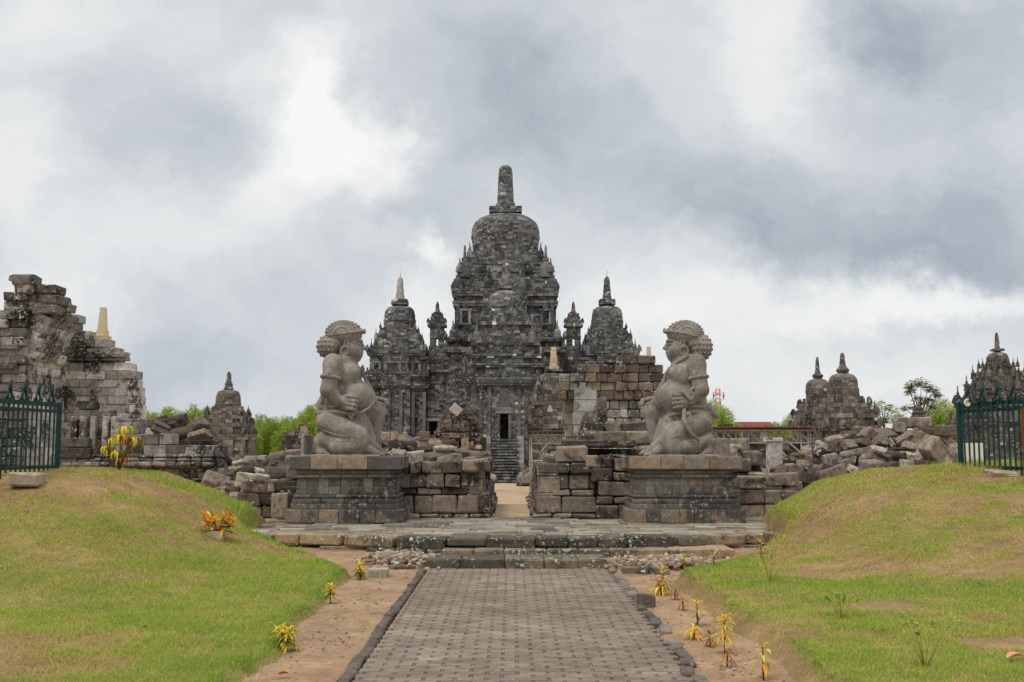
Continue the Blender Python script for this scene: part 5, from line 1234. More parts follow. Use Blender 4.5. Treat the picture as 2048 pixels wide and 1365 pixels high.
wall_thing('stone_wall', 'low wall of brown squared blocks between the right pedestal and the grass mound', 'wall', 20.7, 93, M_BROWN,
           [(20.7, [(1468, 985), (1476, 945), (1520, 945), (1524, 965), (1580, 967), (1592, 975), (1600, 1000)], ZT - .02, dict(BIG, tone=(.45, .22), course=.27, ch=.025)), (21.6, [(1440, 912), (1478, 905), (1482, 915), (1500, 930), (1556, 935), (1600, 945)], ZT, dict(BIG, tone=(.38, .22), course=.28, ch=.03, j=.02))])
wall_thing('stone_wall', 'dark wall of stacked slabs between the left pedestal and the grass mound', 'wall', 20.8, 94, M_BROWN,
           [(20.8, [(478, 960), (500, 962), (540, 965), (560, 945), (600, 940), (622, 940)], ZT - .05, dict(BIG, tone=(.2, .18), course=.26, ch=.03, j=.02, tilt=.015)), (20.4, [(562, 985), (600, 985), (602, 1010)], ZT, dict(course=.6, lens=(.3, .36), dep=.3, ch=.02, tone=(.5, .1), out=.02))])
wall_thing('ruined_wall', 'rough low ruin seen under the steel shed roof', 'ruin', 44, 95, M_SHRINE, [(44, [(1455, 880), (1480, 872), (1500, 868), (1560, 872), (1600, 875), (1640, 880)], zg(44), dict(course=.25, lens=(.25, .6), dep=.6, out=.1, j=.03, tone=(.3, .25))), (50, [(1436, 862), (1445, 850), (1460, 848), (1470, 855), (1480, 862)], zg(50), dict(course=.22, lens=(.25, .6), dep=.6, out=.1, j=.03, tone=(.1, .12)))])
wall_thing('ruined_wall', 'long low ruin closing the courtyard at the foot of the main temple', 'ruin', 60, 96, M_TEMPLE, [(60, [(500, 915), (640, 905), (700, 900), (800, 896), (900, 905), (965, 912), (968, 925)], zg(60), dict(course=.22, lens=(.25, .6), dep=.6, out=.08, j=.03, tone=(.4, .25))), (58, [(1062, 925), (1066, 905), (1130, 898), (1200, 905), (1440, 900), (1640, 905)], zg(58), dict(course=.22, lens=(.25, .6), dep=.6, out=.08, j=.03, tone=(.4, .25)))])

# ---- tumbled blocks: a dozen shapes, every block an object
def block_meshes():
    """a dozen worn stones: squared, moulded, rounded and broken, with chipped corners"""
    out = []
    for k in range(12):
        r = random.Random(700 + k); a = np.array((r.uniform(.85, 1.1), r.uniform(.62, .95), r.uniform(.45, .72))); s = SDF((-1.45, -1.3, -1.1), (1.45, 1.3, 1.1), .072); q = .02
        if k < 6: s.box((0, 0, 0), a, .09, q)
        elif k < 8: s.box((0, .05, -a[2] * .42), (a[0], a[1] * .88, a[2] * .55), .06, q); s.box((0, -.08, a[2] * .42), (a[0] * .98, a[1], a[2] * .36), .06, q); s.cap((-1.2, -a[1] * .9, 0), (1.2, -a[1] * .9, 0), .10, .10, .02, 'sub')
        elif k == 8:
            s.cap((-.55, 0, 0), (.55, 0, 0), .62, .58, q)
            for z in (-.2, 0, .2): s.cap((-1.2, -.62, z), (1.2, -.60, z + .05), .05, .05, .02, 'sub')
        elif k == 9: s.box((0, 0, -.1), (1.0, .6, .5), .08, q); s.cap((-.1, -.6, .35), (-.1, .6, .35), .42, .42, .08)
        elif k == 10: s.box((0, 0, 0), (1.1, .85, .30), .08, q)
        else: s.box((-.35, 0, -.1), (.7, .7, .5), .08, q); s.box((.5, .05, -.28), (.6, .66, .34), .08, q)
        for c in range(4): s.ell((r.choice((-1, 1)) * a[0] * r.uniform(.85, 1.1), r.choice((-1, 1)) * a[1] * r.uniform(.85, 1.1), r.choice((-1, 1)) * a[2] * r.uniform(.8, 1.1)), (r.uniform(.10, .30), r.uniform(.10, .26), r.uniform(.10, .22)), .04, 'sub')
        X, Y, Z = np.meshgrid(*s.ax, indexing='ij'); nz = vnoise(X * 2.1 + 9, Y * 2.1 + Z, k) + vnoise(Y * 2.3 + 5, Z * 2.3 + X, k + 3) + vnoise(X * 5.1, Z * 5.1 + Y * 3, k + 7) * .5
        s.f = s.f + (.07 * (nz - 1.25)).astype(np.float32); V, Q = s.mesh(); n = len(Q)
        out.append(raw_mesh('stone_block', V, np.ascontiguousarray(Q).reshape(-1), np.arange(n) * 4, np.full(n, 4), np.full((n, 3), .5), np.ones(n, bool), M_RUBBLE))
    return out
PROTO = block_meshes(); _used = set()
def put_block(k, p, s, R, label, group, cat='stone block', sc=None):
    o = PROTO[k]
    if k in _used: o = o.copy(); COL.objects.link(o)
    _used.add(k); o.location = tuple(p); o.rotation_euler = Matrix(R.tolist()).to_euler(); o.scale = sc or (s, s, s)
    return tag(o, label, cat, group)
def heap(px0, px1, top, foot, Yf, Yb, size, seed, label, group, wild=.35, kinds=range(12), dens=1.0):
    """blocks tumbled on a slope that rises from foot (near, Yf) to top (far, Yb), both measured as [(px, py)]"""
    r = random.Random(seed); tx, ty = zip(*top); fx, fy = zip(*foot); fill = MB(seed); n = 0
    Ym = (Yf + Yb) / 2; rows = max(2, int(round((np.mean(fy) - np.mean(ty)) / (size * .52 * F_PX / Ym) * dens)))
    for i in range(rows):
        f = (i + .5) / rows; Y = Yf + (Yb - Yf) * f; step = size * .98 * F_PX / Y / dens; px = px0 + r.uniform(0, step)
        while px < px1:
            t, b = np.interp(px, tx, ty), np.interp(px, fx, fy); py = b + (t - b) * f + r.uniform(-3, 3)
            if b - t > 6 or i == 0:
                p = at(px, py, Y + r.uniform(-.15, .15)); s = size * r.uniform(.62, 1.35) * .52
                R = rotz(r.uniform(-.6, .6) + (math.pi / 2 if r.random() < .25 else 0)) @ rotx(r.gauss(0, wild)) @ roty(r.gauss(0, wild))
                put_block(r.choice(list(kinds)), p, s, R, label, group); n += 1
                for q in range(2): fill.cbox(p + np.array((r.uniform(-.25, .25), .28 + r.uniform(0, .2), -.16 + r.uniform(-.15, .1))), (size * .5, size * .4, size * .4), rotz(r.uniform(0, 3)) @ rotx(r.gauss(0, .4)), (r.uniform(0, .4), .5, 0), .04, .02)
            px += step * r.uniform(.75, 1.2)
    tag(fill.build('rubble', M_BROWN), 'broken stone fill packed under the ' + group, 'rubble', kind='stuff'); return n
N_BLOCKS = 0
N_BLOCKS += heap(1640, 1918, [(1640, 888), (1690, 872), (1730, 862), (1790, 862), (1800, 856), (1855, 856), (1870, 864), (1918, 872)], [(1640, 965), (1700, 948), (1760, 942), (1918, 932)], 21.2, 24.5, .36, 1001, 'tumbled brown block in the loose heap between the twin shrines and the right fence', 'tumbled blocks of the right heap')
N_BLOCKS += heap(1500, 1645, [(1500, 925), (1560, 915), (1600, 905), (1645, 890)], [(1500, 962), (1560, 985), (1600, 975), (1645, 958)], 22.0, 27, .38, 1002, 'dark fallen block below the steel shed, behind the slope of the right mound', 'fallen blocks below the steel shed', .22)
N_BLOCKS += heap(425, 598, [(425, 905), (470, 915), (520, 918), (560, 905), (600, 900)], [(425, 985), (480, 1010), (520, 1020), (560, 985), (598, 960)], 21.2, 28, .38, 1003, 'fallen brown block in the heap between the left mound and the left pedestal', 'fallen blocks beside the left pedestal', .2)
N_BLOCKS += heap(780, 968, [(780, 872), (830, 880), (880, 895), (920, 905), (968, 918)], [(780, 930), (815, 926), (900, 930), (968, 942)], 20.9, 27, .40, 1004, 'loose slab lying on top of the low wall left of the walkway', 'loose slabs on the left wall', .14, (0, 1, 2, 3, 6, 7, 10, 10, 10))
N_BLOCKS += heap(310, 416, [(310, 838), (345, 826), (380, 838), (416, 856)], [(310, 860), (350, 878), (416, 882)], 25.0, 26.5, .40, 1005, 'tumbled block piled on the low carved wall under the tall broken shrine', 'tumbled blocks on the carved wall', .4)
N_BLOCKS += heap(1440, 1510, [(1440, 872), (1480, 882), (1510, 900)], [(1440, 915), (1480, 915), (1510, 925)], 22.4, 24, .46, 1006, 'thick flat block stacked behind the right guardian, on the side of the mound', 'stacked blocks behind the right guardian', .08, (0, 1, 6, 7, 10))
N_BLOCKS += heap(640, 790, [(640, 890), (700, 885), (790, 880)], [(640, 915), (790, 925)], 23, 30, .46, 1007, 'flat stone lying in the rubble behind the left guardian', 'flat stones behind the left guardian', .12, (0, 1, 2, 6, 10, 10))
N_BLOCKS += heap(930, 985, [(930, 935), (985, 955)], [(930, 960), (985, 968)], 60, 74, .6, 1008, 'dark fallen stone left of the foot of the temple stair', 'fallen stones left of the stair', .3)
N_BLOCKS += heap(1044, 1075, [(1044, 945), (1075, 935)], [(1044, 968), (1075, 965)], 60, 74, .6, 1009, 'dark fallen stone right of the foot of the temple stair', 'fallen stones right of the stair', .3)
N_BLOCKS += heap(765, 966, [(765, 872), (830, 874), (880, 888), (966, 908)], [(765, 905), (880, 915), (966, 936)], 27.5, 38, .5, 1010, 'fallen block in the rubble field before the crumbling shrine with the dark doorway', 'fallen blocks before the crumbling shrine', .2)
N_BLOCKS += heap(1090, 1136, [(1088, 914), (1136, 904)], [(1088, 934), (1136, 930)], 23.5, 27, .36, 1011, 'fallen block on the wall right of the walkway, below the narrow steel shelter', 'fallen blocks on the right wall', .15, (0, 1, 2, 3, 6, 7, 10))
# single blocks one can point to
SINGLES = [(5, 505, 962, 21.0, (.30, .26, .27), rotz(.1) @ roty(.12), 'big square brown block with a carved face panel beside the left mound'),
           (8, 553, 950, 21.4, (.22, .2, .26), rotz(.25), 'round scroll carved dark stone left of the left pedestal'),
           (4, 1870, 905, 21.6, (.29, .27, .30), rotz(.5) @ roty(.75) @ rotx(.2), 'biggest tilted block of the right heap, standing on one corner'),
           (1, 1892, 862, 23.4, (.20, .2, .24), rotz(.1), 'upright squared block on top of the right heap by the fence'),
           (3, 1556, 940, 22.0, (.16, .15, .14), roty(-.5) @ rotz(.3), 'small pale cream moulded stone behind the right mound'),
           (2, 940, 938, 20.8, (.18, .16, .16), roty(-.12) @ rotz(.1), 'pale yellow tilted block topping the right end of the wall left of the walkway'),
           (0, 1228, 880, 21.6, (.26, .2, .26), rotz(-.05), 'tall grey rounded block stacked left of the right pedestal'),
           (10, 1828, 846, 24.6, (.30, .3, .42), I3, 'long dark slab topping the middle of the right heap'),
           (0, 560, 1012, 20.0, (.17, .1, .36), rotz(.04), 'upright dark slab leaning by the left corner of the left pedestal')]
for k, px, py, Y, sc, R, lb in SINGLES: put_block(k, at(px, py, Y), 1, R, lb, None, sc=sc)
def carved_bits():
    p = at(1838, 838, 24.7); m = MB(801); m.lathe(p, [(.17, 0), (.19, .06), (.14, .09), (.16, .14), (.10, .2), (.11, .24), (.05, .30), (.02, .34)], 12, (.2, .5, 0), False)
    tag(m.build('stone_finial', M_SHRINE, org=tuple(p)), 'small dark ringed finial standing on the long slab of the right heap', 'finial')
    p = at(608, 880, 40); m = MB(802); m.prism(redent(p[0], p[1], .22, 0, 0), zg(40), zat(868, 40), (.4, .5, 0), .8, True); m.prism(redent(p[0], p[1], .15, 0, 0), zat(868, 40), zat(852, 40), (.6, .5, 0), .7, True)
    tag(m.build('stone_finial', M_BROWN, org=tuple(p)), 'brown tapering finial block standing left behind the left guardian', 'finial')
    p = at(1548, 905, 25); m = MB(803); m.cbox((p[0], p[1], (zat(882, 25) + .4) / 2), (.17, .14, (zat(882, 25) - .4) / 2), roty(.02), (.8, .5, 0), .02, .01); m.cbox((p[0] - .02, p[1], zat(880, 25)), (.2, .17, .05), I3, (.9, .5, 0), .015)
    tag(m.build('stone_post', M_RUIN, org=(p[0], p[1], .4)), 'lichen spotted upright stone post right of the right guardian', 'stone post')
    p = at(818, 893, 28); m = MB(804); m.lathe((p[0], p[1], zat(905, 28)), [(.28, 0), (.26, .08), (.2, .12), (.24, .2), (.2, .3), (.08, .4), (.03, .42)], 14, (.3, .5, 0), False)
    tag(m.build('stone_finial', M_BROWN, org=tuple(p)), 'squat bell shaped stone among the rubble right of the left guardian', 'finial')
carved_bits()
print('loose blocks', N_BLOCKS)
# ------------------------------------------------------------------ sheds, iron fences, mast, house
def steel_shed(label, Y, pxa, pxb, py_top, py_bot, panels, posts, py_foot, braces, depth, seed):
    root = thing('steel_shelter', label, 'shelter', (xat((pxa + pxb) / 2, 900, Y), Y, zg(Y)))
    a, b = xat(pxa, py_top, Y), xat(pxb, py_top, Y); zt, zb = zat(py_top + 3, Y), zat(py_bot, Y)
    rf = MB(seed); n = 60                                         # corrugated sheet, a little higher at the back
    V, F = [], []
    for i in range(n + 1):
        x = a - .25 + (b - a + .5) * i / n; w = .02 * (-1) ** i
        for y, dz in ((Y - .35, 0), (Y + depth, .05)):
            for t in (0, .012): V.append((x, y, zt + .10 + dz + w + t))
    for i in range(n):
        k = i * 4; F += [(k, k + 2, k + 6, k + 4), (k + 1, k + 5, k + 7, k + 3), (k, k + 4, k + 5, k + 1), (k + 2, k + 3, k + 7, k + 6)]
    rf.add(V, F, (.5, .5, 0)); rf.build('roof', M_RUSTROOF, root)
    for y in (Y, Y + depth - .3):
        tr = MB(seed + 1); r0 = .028
        tr.tube([(a, y, zt), (b, y, zt)], r0, 6); tr.tube([(a, y, zb), (b, y, zb)], r0, 6)
        for i in range(panels + 1):
            x = a + (b - a) * i / panels; tr.tube([(x, y, zt), (x, y, zb)], r0 * .8, 6)
            if i < panels: tr.tube([(x, y, zt), (x + (b - a) / panels, y, zb)], r0 * .7, 6)
        tr.build('truss', M_STEEL, root)
    pl = MB(seed + 5)
    for i in range(9): x = a + (b - a) * i / 8; pl.box((x, Y + depth / 2, zt + .05), (.03, depth / 2, .03), I3, (.5, .5, 0))
    pl.build('purlins', M_RUSTROOF, root)
    for px in posts:
        for y in (Y, Y + depth - .3):
            p = MB(seed + 2); x = xat(px, 880, Y); p.tube([(x, y, zg(y) - .1), (x, y, zt + .05)], .026, 7); p.build('post', M_STEEL, root)
    for (p0, q0, p1, q1) in braces:
        br = MB(seed + 3); A, B = at(p0, q0, Y - .06), at(p1, q1, Y - .06); br.tube([A, B], .026, 6); br.build('brace', M_STEEL, root)
steel_shed('long open steel shed with a rusty sheet roof behind the right guardian', 38, 1422, 1620, 858, 886, 8, (1602, 1616), 935, ((1571, 880, 1608, 911), (1546, 886, 1590, 930)), 4.5, 1100)
steel_shed('narrow steel shelter with pipe posts between the temple stair and the brown ruin', 40, 1062, 1140, 866, 887, 4, (1063,), 940, ((1078, 908, 1102, 880), (1102, 880, 1110, 886)), 4.0, 1200)
def red_house():
    Y = 150; root = thing('house', 'far house with a dull red roof showing above the steel shed', 'house', (xat(1510, 855, Y), Y, -1.6)); a, b = xat(1476, 855, Y), xat(1560, 855, Y); z0, z1 = zat(864, Y), zat(850, Y)
    w = MB(1301); w.box(((a + b) / 2, Y + 4, (z0 - 1.6) / 2), ((b - a) / 2 - .3, 3.4, (z0 + 1.6) / 2), I3, (.5, .5, 0)); w.build('wall', M_WALLW, root)
    f = MB(1302); V = [(a, Y, z0), (b, Y, z0), (b, Y + 8, z0), (a, Y + 8, z0), (a + .4, Y + 4, z1 + .5), (b - .4, Y + 4, z1 + .5)]
    f.add(V, [(0, 1, 5, 4), (2, 3, 4, 5), (1, 2, 5), (3, 0, 4), (3, 2, 1, 0)], (.5, .5, 0)); f.build('roof', M_RED, root)
red_house()
def mast():
    Y = 320; c = xat(1436, 800, Y); root = thing('radio_mast', 'far red and white lattice mast rising behind the right guardian', 'mast', (c, Y, -2)); z1 = zat(775, Y); zb = -2.0; n = 16
    segs = {'red_section': MB(1401), 'white_section': MB(1402)}
    for i in range(n):
        za, zc = zb + (z1 - zb) * i / n, zb + (z1 - zb) * (i + 1) / n; wa, wb = 1.3 - .75 * i / n, 1.3 - .75 * (i + 1) / n; mb = segs['red_section' if i % 2 == 0 else 'white_section']
        P = [(-1, -1), (1, -1), (1, 1), (-1, 1)]
        for k in range(4):
            p, q = P[k], P[(k + 1) % 4]; mb.tube([(c + p[0] * wa, Y + p[1] * wa, za), (c + p[0] * wb, Y + p[1] * wb, zc)], .13, 4); mb.tube([(c + p[0] * wa, Y + p[1] * wa, za), (c + q[0] * wb, Y + q[1] * wb, zc)], .08, 4); mb.tube([(c + q[0] * wa, Y + q[1] * wa, za), (c + p[0] * wb, Y + p[1] * wb, zc)], .08, 4)
    segs['red_section'].build('red_section', M_TREDW, root); segs['white_section'].build('white_section', M_WHITE, root)
    for s in (-1, 1):
        for z in (zat(790, Y), zat(795, Y)):
            a = MB(1410); a.cbox((c + s * 1.5, Y - 1, z), (.2, .2, .8), I3, (.5, .5, 0), .05); a.build('antenna', M_STEEL, root)
mast()
def iron_fence(label, pA, pB, YA, YB, post_at, nbar, footing, seed):
    A, B = at(pA, 940, YA), at(pB, 940, YB); L = math.hypot(B[0] - A[0], B[1] - A[1]); t = np.array(((B[0] - A[0]) / L, (B[1] - A[1]) / L, 0)); nrm = np.array((t[1], -t[0], 0)); zbs = zat(942, YA)
    root = thing('iron_fence', label, 'fence', (A[0], A[1], zbs)); R = np.array((t, -nrm, (0, 0, 1))).T
    if np.linalg.det(R) < 0: R[:, 1] *= -1
    P = lambda s, z, o=0.0: np.array((A[0], A[1], zbs + z)) + t * s + nrm * o
    top = 1.12
    po = MB(seed); po.cbox(P(0, top / 2 - .1), (.034, .034, top / 2 + .1), R, (.5, .5, 0), .006); po.build('post', M_GREENPAINT, root)
    for z, h in ((.07, .026), (.965, .026), (1.07, .034)):
        rl = MB(seed + 1); rl.cbox(P(L / 2, z, -.02), (L / 2, .008, h), R, (.5, .5, 0), .003); rl.build('rail', M_GREENPAINT, root)
    for i in range(1, nbar):
        s = L * i / nbar; bar = MB(seed + 2 + i)
        long = i % 9 == 3
        bar.cbox(P(s, (1.06 - (.06 if long else 0)) / 2, .008), (.014, .011, 1.06 / 2 + (.06 if long else 0)), R, (.5, .5, 0), .004)
        bar.build('bar', M_GREENPAINT, root)
        if i % 3 == 2 and i < nbar - 1:                                           # a ring and a flat spear above every third bar
            f = MB(seed + 90 + i); rr = .07; ring = [P(s + rr * math.sin(a) * .8, 1.165 + rr * -math.cos(a), 0) for a in np.linspace(.6, 2 * math.pi - .6, 17)]
            f.tube(ring, .019, 6); f.tube([P(s, 1.22, 0), P(s, 1.30, -.01), P(s, 1.40, -.02)], [.034, .026, .024], 6)
            for q in (-1, 1): f.tube([P(s + q * .11, 1.05), P(s + q * .11, 1.14), P(s + q * .07, 1.165)], .016, 5)
            f.build('finial', M_GREENPAINT, root)
    if footing is not None:
        p = at(*footing[0], footing[1]); m = MB(seed + 300); w, h = footing[2]; zf = p[2]
        m.cbox((p[0], p[1], zf), (w, .22, h), rotz(footing[3]), (.6, .5, 0), .035, .02); tag(m.build('concrete_block', M_CONC, org=(p[0], p[1], zf - h)), footing[4], 'concrete block')
iron_fence('dark green iron fence with ring finials on the left mound', 113.5, -40, 17.3, 15.2, 0, 16, ((53, 959), 15.6, (.21, .10), .2, 'pale concrete footing block on bare earth below the left iron fence'), 1500)
iron_fence('dark green iron fence with ring finials on the right mound', 1923, 2090, 17.3, 15.3, 0, 16, ((2003, 949), 16.0, (.20, .055), -.2, 'low concrete footing block half hidden in grass below the right iron fence'), 1600)
def fence_bits():
    p = at(1944, 906, 18.6); m = MB(1701); m.cbox(p, (.215, .012, .17), I3, (.5, .5, 0), .003); root = tag(m.build('white_board', M_WHITE, org=tuple(p)), 'blank cream board standing behind the right iron fence', 'board')
    for s in (-1, 1):
        q = MB(1702); q.box((p[0] + s * .15, p[1] + .02, p[2] - .25), (.015, .012, .25), I3, (.5, .5, 0)); q.build('leg', M_RUST, root)
    p = at(1935, 806, 17.0); m = MB(1703); m.lathe(p, [(.02, -.012), (.062, -.012), (.066, 0), (.062, .012), (.04, .012), (.035, .002), (.01, .002)], 20, (.5, .5, 0), True, rotx(math.pi / 2) @ roty(.25), 1.0)
    tag(m.build('white_disc', M_WHITE, org=tuple(p)), 'small white round disc hung on the corner finial of the right iron fence', 'disc')
    p = at(2051, 938, 15.2); m = MB(1704); m.cbox((p[0], p[1], p[2] + .25), (.022, .022, .62), I3, (.5, .5, 0), .004); tag(m.build('rusty_post', M_RUST, org=tuple(p)), 'rusty square post in front of the right iron fence at the edge of view', 'post')
    m = MB(1705); a, b, c = at(1925, 769, 17.1), at(1944, 779, 17.0), at(1946, 798, 17.0); m.tube([at(1946, 798, 17), at(1944, 782, 17), a, at(1932, 778, 17), at(1934, 790, 17)], .006, 5)
    tag(m.build('wire', M_RUST, org=tuple(c)), 'loose bent wire sticking up from the corner of the right iron fence', 'wire')
fence_bits()

# ------------------------------------------------------------------ plants
def leaf_strip(V, F, C, p, d, L, w, droop, col, up=(0, 0, 1), segs=4, fold=.25):
    """a pointed leaf: grows from p along d, bends down by droop"""
    d = np.asarray(d, float); d /= np.linalg.norm(d); s = np.cross(d, up); s /= np.linalg.norm(s) + 1e-9; nrm = np.cross(s, d); n0 = len(V); q = np.asarray(p, float)
    for i in range(segs + 1):
        f = i / segs; ww = w * (math.sin(math.pi * min(.98, f * .86 + .12)) ** .8) if i < segs else 0.002
        V += [q - s * ww + nrm * ww * fold, q, q + s * ww + nrm * ww * fold]
        dd = d * math.cos(droop * f) - np.asarray(up) * math.sin(droop * f); q = q + dd * L / segs
    for i in range(segs):
        k = n0 + i * 3; F += [(k, k + 1, k + 4, k + 3), (k + 1, k + 2, k + 5, k + 4)]; C += [col, col]
YEL = [lin(240, 204, 50, 1.25), lin(232, 184, 40, 1.25), lin(244, 220, 90, 1.2), lin(206, 184, 60, 1.2), lin(226, 160, 40, 1.2)]
ORA = [lin(236, 140, 30, 1.25), lin(240, 164, 36, 1.25), lin(214, 104, 28, 1.2), lin(236, 196, 70, 1.2), lin(240, 180, 44, 1.25), lin(150, 150, 50, 1.1)]
DRO = [lin(214, 190, 40, 1.1), lin(150, 150, 40, 1.0), lin(176, 90, 40, 1.1), lin(110, 120, 44, 1.0), lin(230, 204, 60, 1.2), lin(96, 104, 40, 1.0), lin(216, 196, 60, 1.2)]
DRY = [lin(176, 110, 50, 1.1), lin(140, 80, 40, 1.1), lin(200, 150, 70, 1.1)]
def croton(x, y, z, h, spread, n, cols, seed, label, cat='plant', L=.13, w=.014, droop=.9, heads=1, greens=.15, name='croton_plant', group=None):
    r = random.Random(seed); root = thing(name, label, cat, (x, y, z), group); st = MB(seed); V, F, C = [], [], []
    for k in range(heads):
        a0 = r.uniform(0, 6.3); lean = spread * (0 if heads == 1 else r.uniform(.3, .9)); tip = np.array((x + lean * math.cos(a0), y + lean * math.sin(a0) * .6, z + h * (1 if k == 0 else r.uniform(.6, 1))))
        mid = np.array((x + lean * .3 * math.cos(a0), y, z + h * .5)); st.tube([(x, y, z - .03), mid, tip], [.008, .007, .005], 5)
        m = n // heads
        for i in range(m):
            f = (i + .5) / m; a = i * 2.4 + r.uniform(-.3, .3); base = np.array((x, y, z)) * (1 - (.35 + .65 * f)) + tip * (.35 + .65 * f); el = -.25 + 1.15 * f + r.uniform(-.25, .25)
            d = (math.cos(a) * math.cos(el), math.sin(a) * math.cos(el), math.sin(el)); c = r.choice(cols)
            if f < .45 and r.random() < greens * 3: c = lin(96, 104, 40, 1.0)
            k_ = r.uniform(.8, 1.15); leaf_strip(V, F, C, base, d, L * r.uniform(.75, 1.2), w * r.uniform(.8, 1.2), droop * r.uniform(.6, 1.3), tuple(min(.95, v * k_) for v in c))
    st.build('stem', M_BARK, root); lf = MB(seed + 1); lf.add(V, F, C); lf.build('leaves', M_LEAF, root); return root
def gz(x, y):
    for s in (-1, 1):
        h, d = lawn_h(x, y, s)
        if d > .1: return float(h)
    return float(dirt_h(x, y))
def gpt(px, py, zg_=None):
    """where the line of sight meets the lawns or the bare earth"""
    Y = 6.5
    while Y < 20:
        p = at(px, py, Y)
        if p[2] <= gz(p[0], p[1]): return p[0], p[1], gz(p[0], p[1])
        Y += .02
    return p[0], p[1], gz(p[0], p[1])
x, y, z = gpt(436, 1076); croton(x, y, z, .30, .26, 96, ORA, 2001, 'orange leaved croton bush on the slope of the left mound', L=.23, w=.021, heads=6, droop=.5, greens=.08)
m_ = MB(2010); m_.cbox((x - .03, y - .02, z + .03), (.12, .08, .07), rotz(.1) @ roty(.1), (.5, .5, 0), .02); tag(m_.build('white_stone', M_WALLW, org=(x, y, z)), 'pale white stone under the orange croton on the left mound', 'stone')
x, y, z = gpt(720, 1160); croton(x, y, z, .20, .10, 84, YEL, 2002, 'bushy yellow croton at the lawn corner next to the pale stone block', L=.12, w=.010, heads=3, droop=1.2, greens=.25)
x, y, z = gpt(661, 1208); croton(x, y, z, .20, .08, 52, YEL, 2003, 'small yellow croton with green lower leaves midway along the left lawn edge', L=.095, w=.010, droop=1.0, greens=.3)
x, y, z = gpt(577, 1302); croton(x, y, z, 0.19, .13, 110, YEL, 2004, 'bright yellow croton nearest to us on the left lawn edge', L=.12, w=.010, heads=4, droop=1.3, greens=.2)
x, y, z = gpt(1450, 1308); croton(x, y, z, .30, .06, 44, YEL, 2005, 'tallest thin yellow croton on the right earth bank', L=.15, w=.009, droop=1.5, greens=.12)
x, y, z = gpt(1395, 1252); croton(x, y, z, .22, .05, 32, YEL, 2006, 'upright yellow croton on the right bank, behind the tallest one', L=.11, w=.009, droop=1.0, greens=.2)
x, y, z = gpt(1388, 1280); croton(x, y, z, .10, .04, 20, YEL, 2007, 'wilted yellow croton hanging close to the earth on the right bank', L=.14, w=.012, droop=2.0, greens=0)
x, y, z = gpt(1527, 1362); croton(x, y, z, .26, .05, 14, YEL, 2008, 'sparse yellow croton nearest to us on the right bank', L=.14, w=.013, droop=1.4, greens=.05)
x, y, z = gpt(1322, 1190); croton(x, y, z, .16, .10, 60, YEL + DRY, 2009, 'sprawling half dry yellow croton by the gravel at the right lawn corner', L=.15, w=.010, heads=4, droop=1.5, greens=.05)
x, y, z = gpt(1326, 1166); croton(x, y, z, .16, .04, 12, [lin(214, 204, 80)] + YEL, 2011, 'small pale yellow shoot at the tip of the right lawn', L=.12, w=.014, droop=.4)
x, y, z = gpt(1428, 1132); croton(x, y, z, .13, .04, 9, [lin(206, 196, 80), lin(190, 170, 60)], 2012, 'tiny pale shoot in the bare earth below the right mound', L=.10, w=.012, droop=.4)
x, y, z = gpt(1368, 1140); croton(x, y, z, .13, .08, 16, [lin(206, 196, 80), lin(190, 170, 60)], 2013, 'low yellow green shoot by the border stones of the right gravel bed', L=.14, w=.014, droop=.9)
x, y, z = gpt(1522, 1108); croton(x, y, z, .16, .06, 16, [lin(226, 200, 110), lin(210, 160, 80)], 2014, 'straw yellow shoot against the right end of the terrace', L=.14, w=.012, droop=.7)
for i, (px, py) in enumerate(((1366, 1222), (1420, 1295), (1350, 1200), (1455, 1335))):
    x, y, z = gpt(px, py); croton(x, y, z, .12, .06, 22, DRY, 2020 + i, 'withered brown seedling on the right earth bank', L=.11, w=.008, droop=1.7, greens=0, name='withered_seedling', group='withered seedlings on the right bank')
def drooping():
    Y = 17.6; r = random.Random(2101); c = at(240, 905, Y); zb = float(lawn_h(c[0], Y, -1)[0]); root = thing('croton_plant', 'tall croton with hanging yellow and red leaves at the top of the left mound', 'plant', (c[0], Y, zb)); st = MB(2101); V, F, C = [], [], []
    for px, py, n in ((250, 858, 18), (228, 880, 14), (270, 880, 15), (212, 896, 9), (233, 905, 14), (252, 902, 12), (258, 876, 10), (240, 872, 10), (244, 918, 10)):
        t = at(px, py, Y + r.uniform(-.12, .12)); st.tube([(c[0], Y, zb), ((c[0] + t[0]) / 2, Y, (zb + t[2]) / 2 + .04), t], [.012, .009, .006], 5)
        for i in range(n):
            a = i * 2.4; leaf_strip(V, F, C, t + np.array((0, 0, r.uniform(-.03, .01))), (math.cos(a) * .8, math.sin(a) * .8, .5), r.uniform(.22, .36), .019, 2.45, r.choice(DRO), segs=6)
    st.build('stem', M_BARK, root); lf = MB(2102); lf.add(V, F, C); lf.build('leaves', M_LEAF, root)
drooping()
M_TWIG = plain_mat('twig', (138, 122, 84), .9, .2, 9, k=1.6)
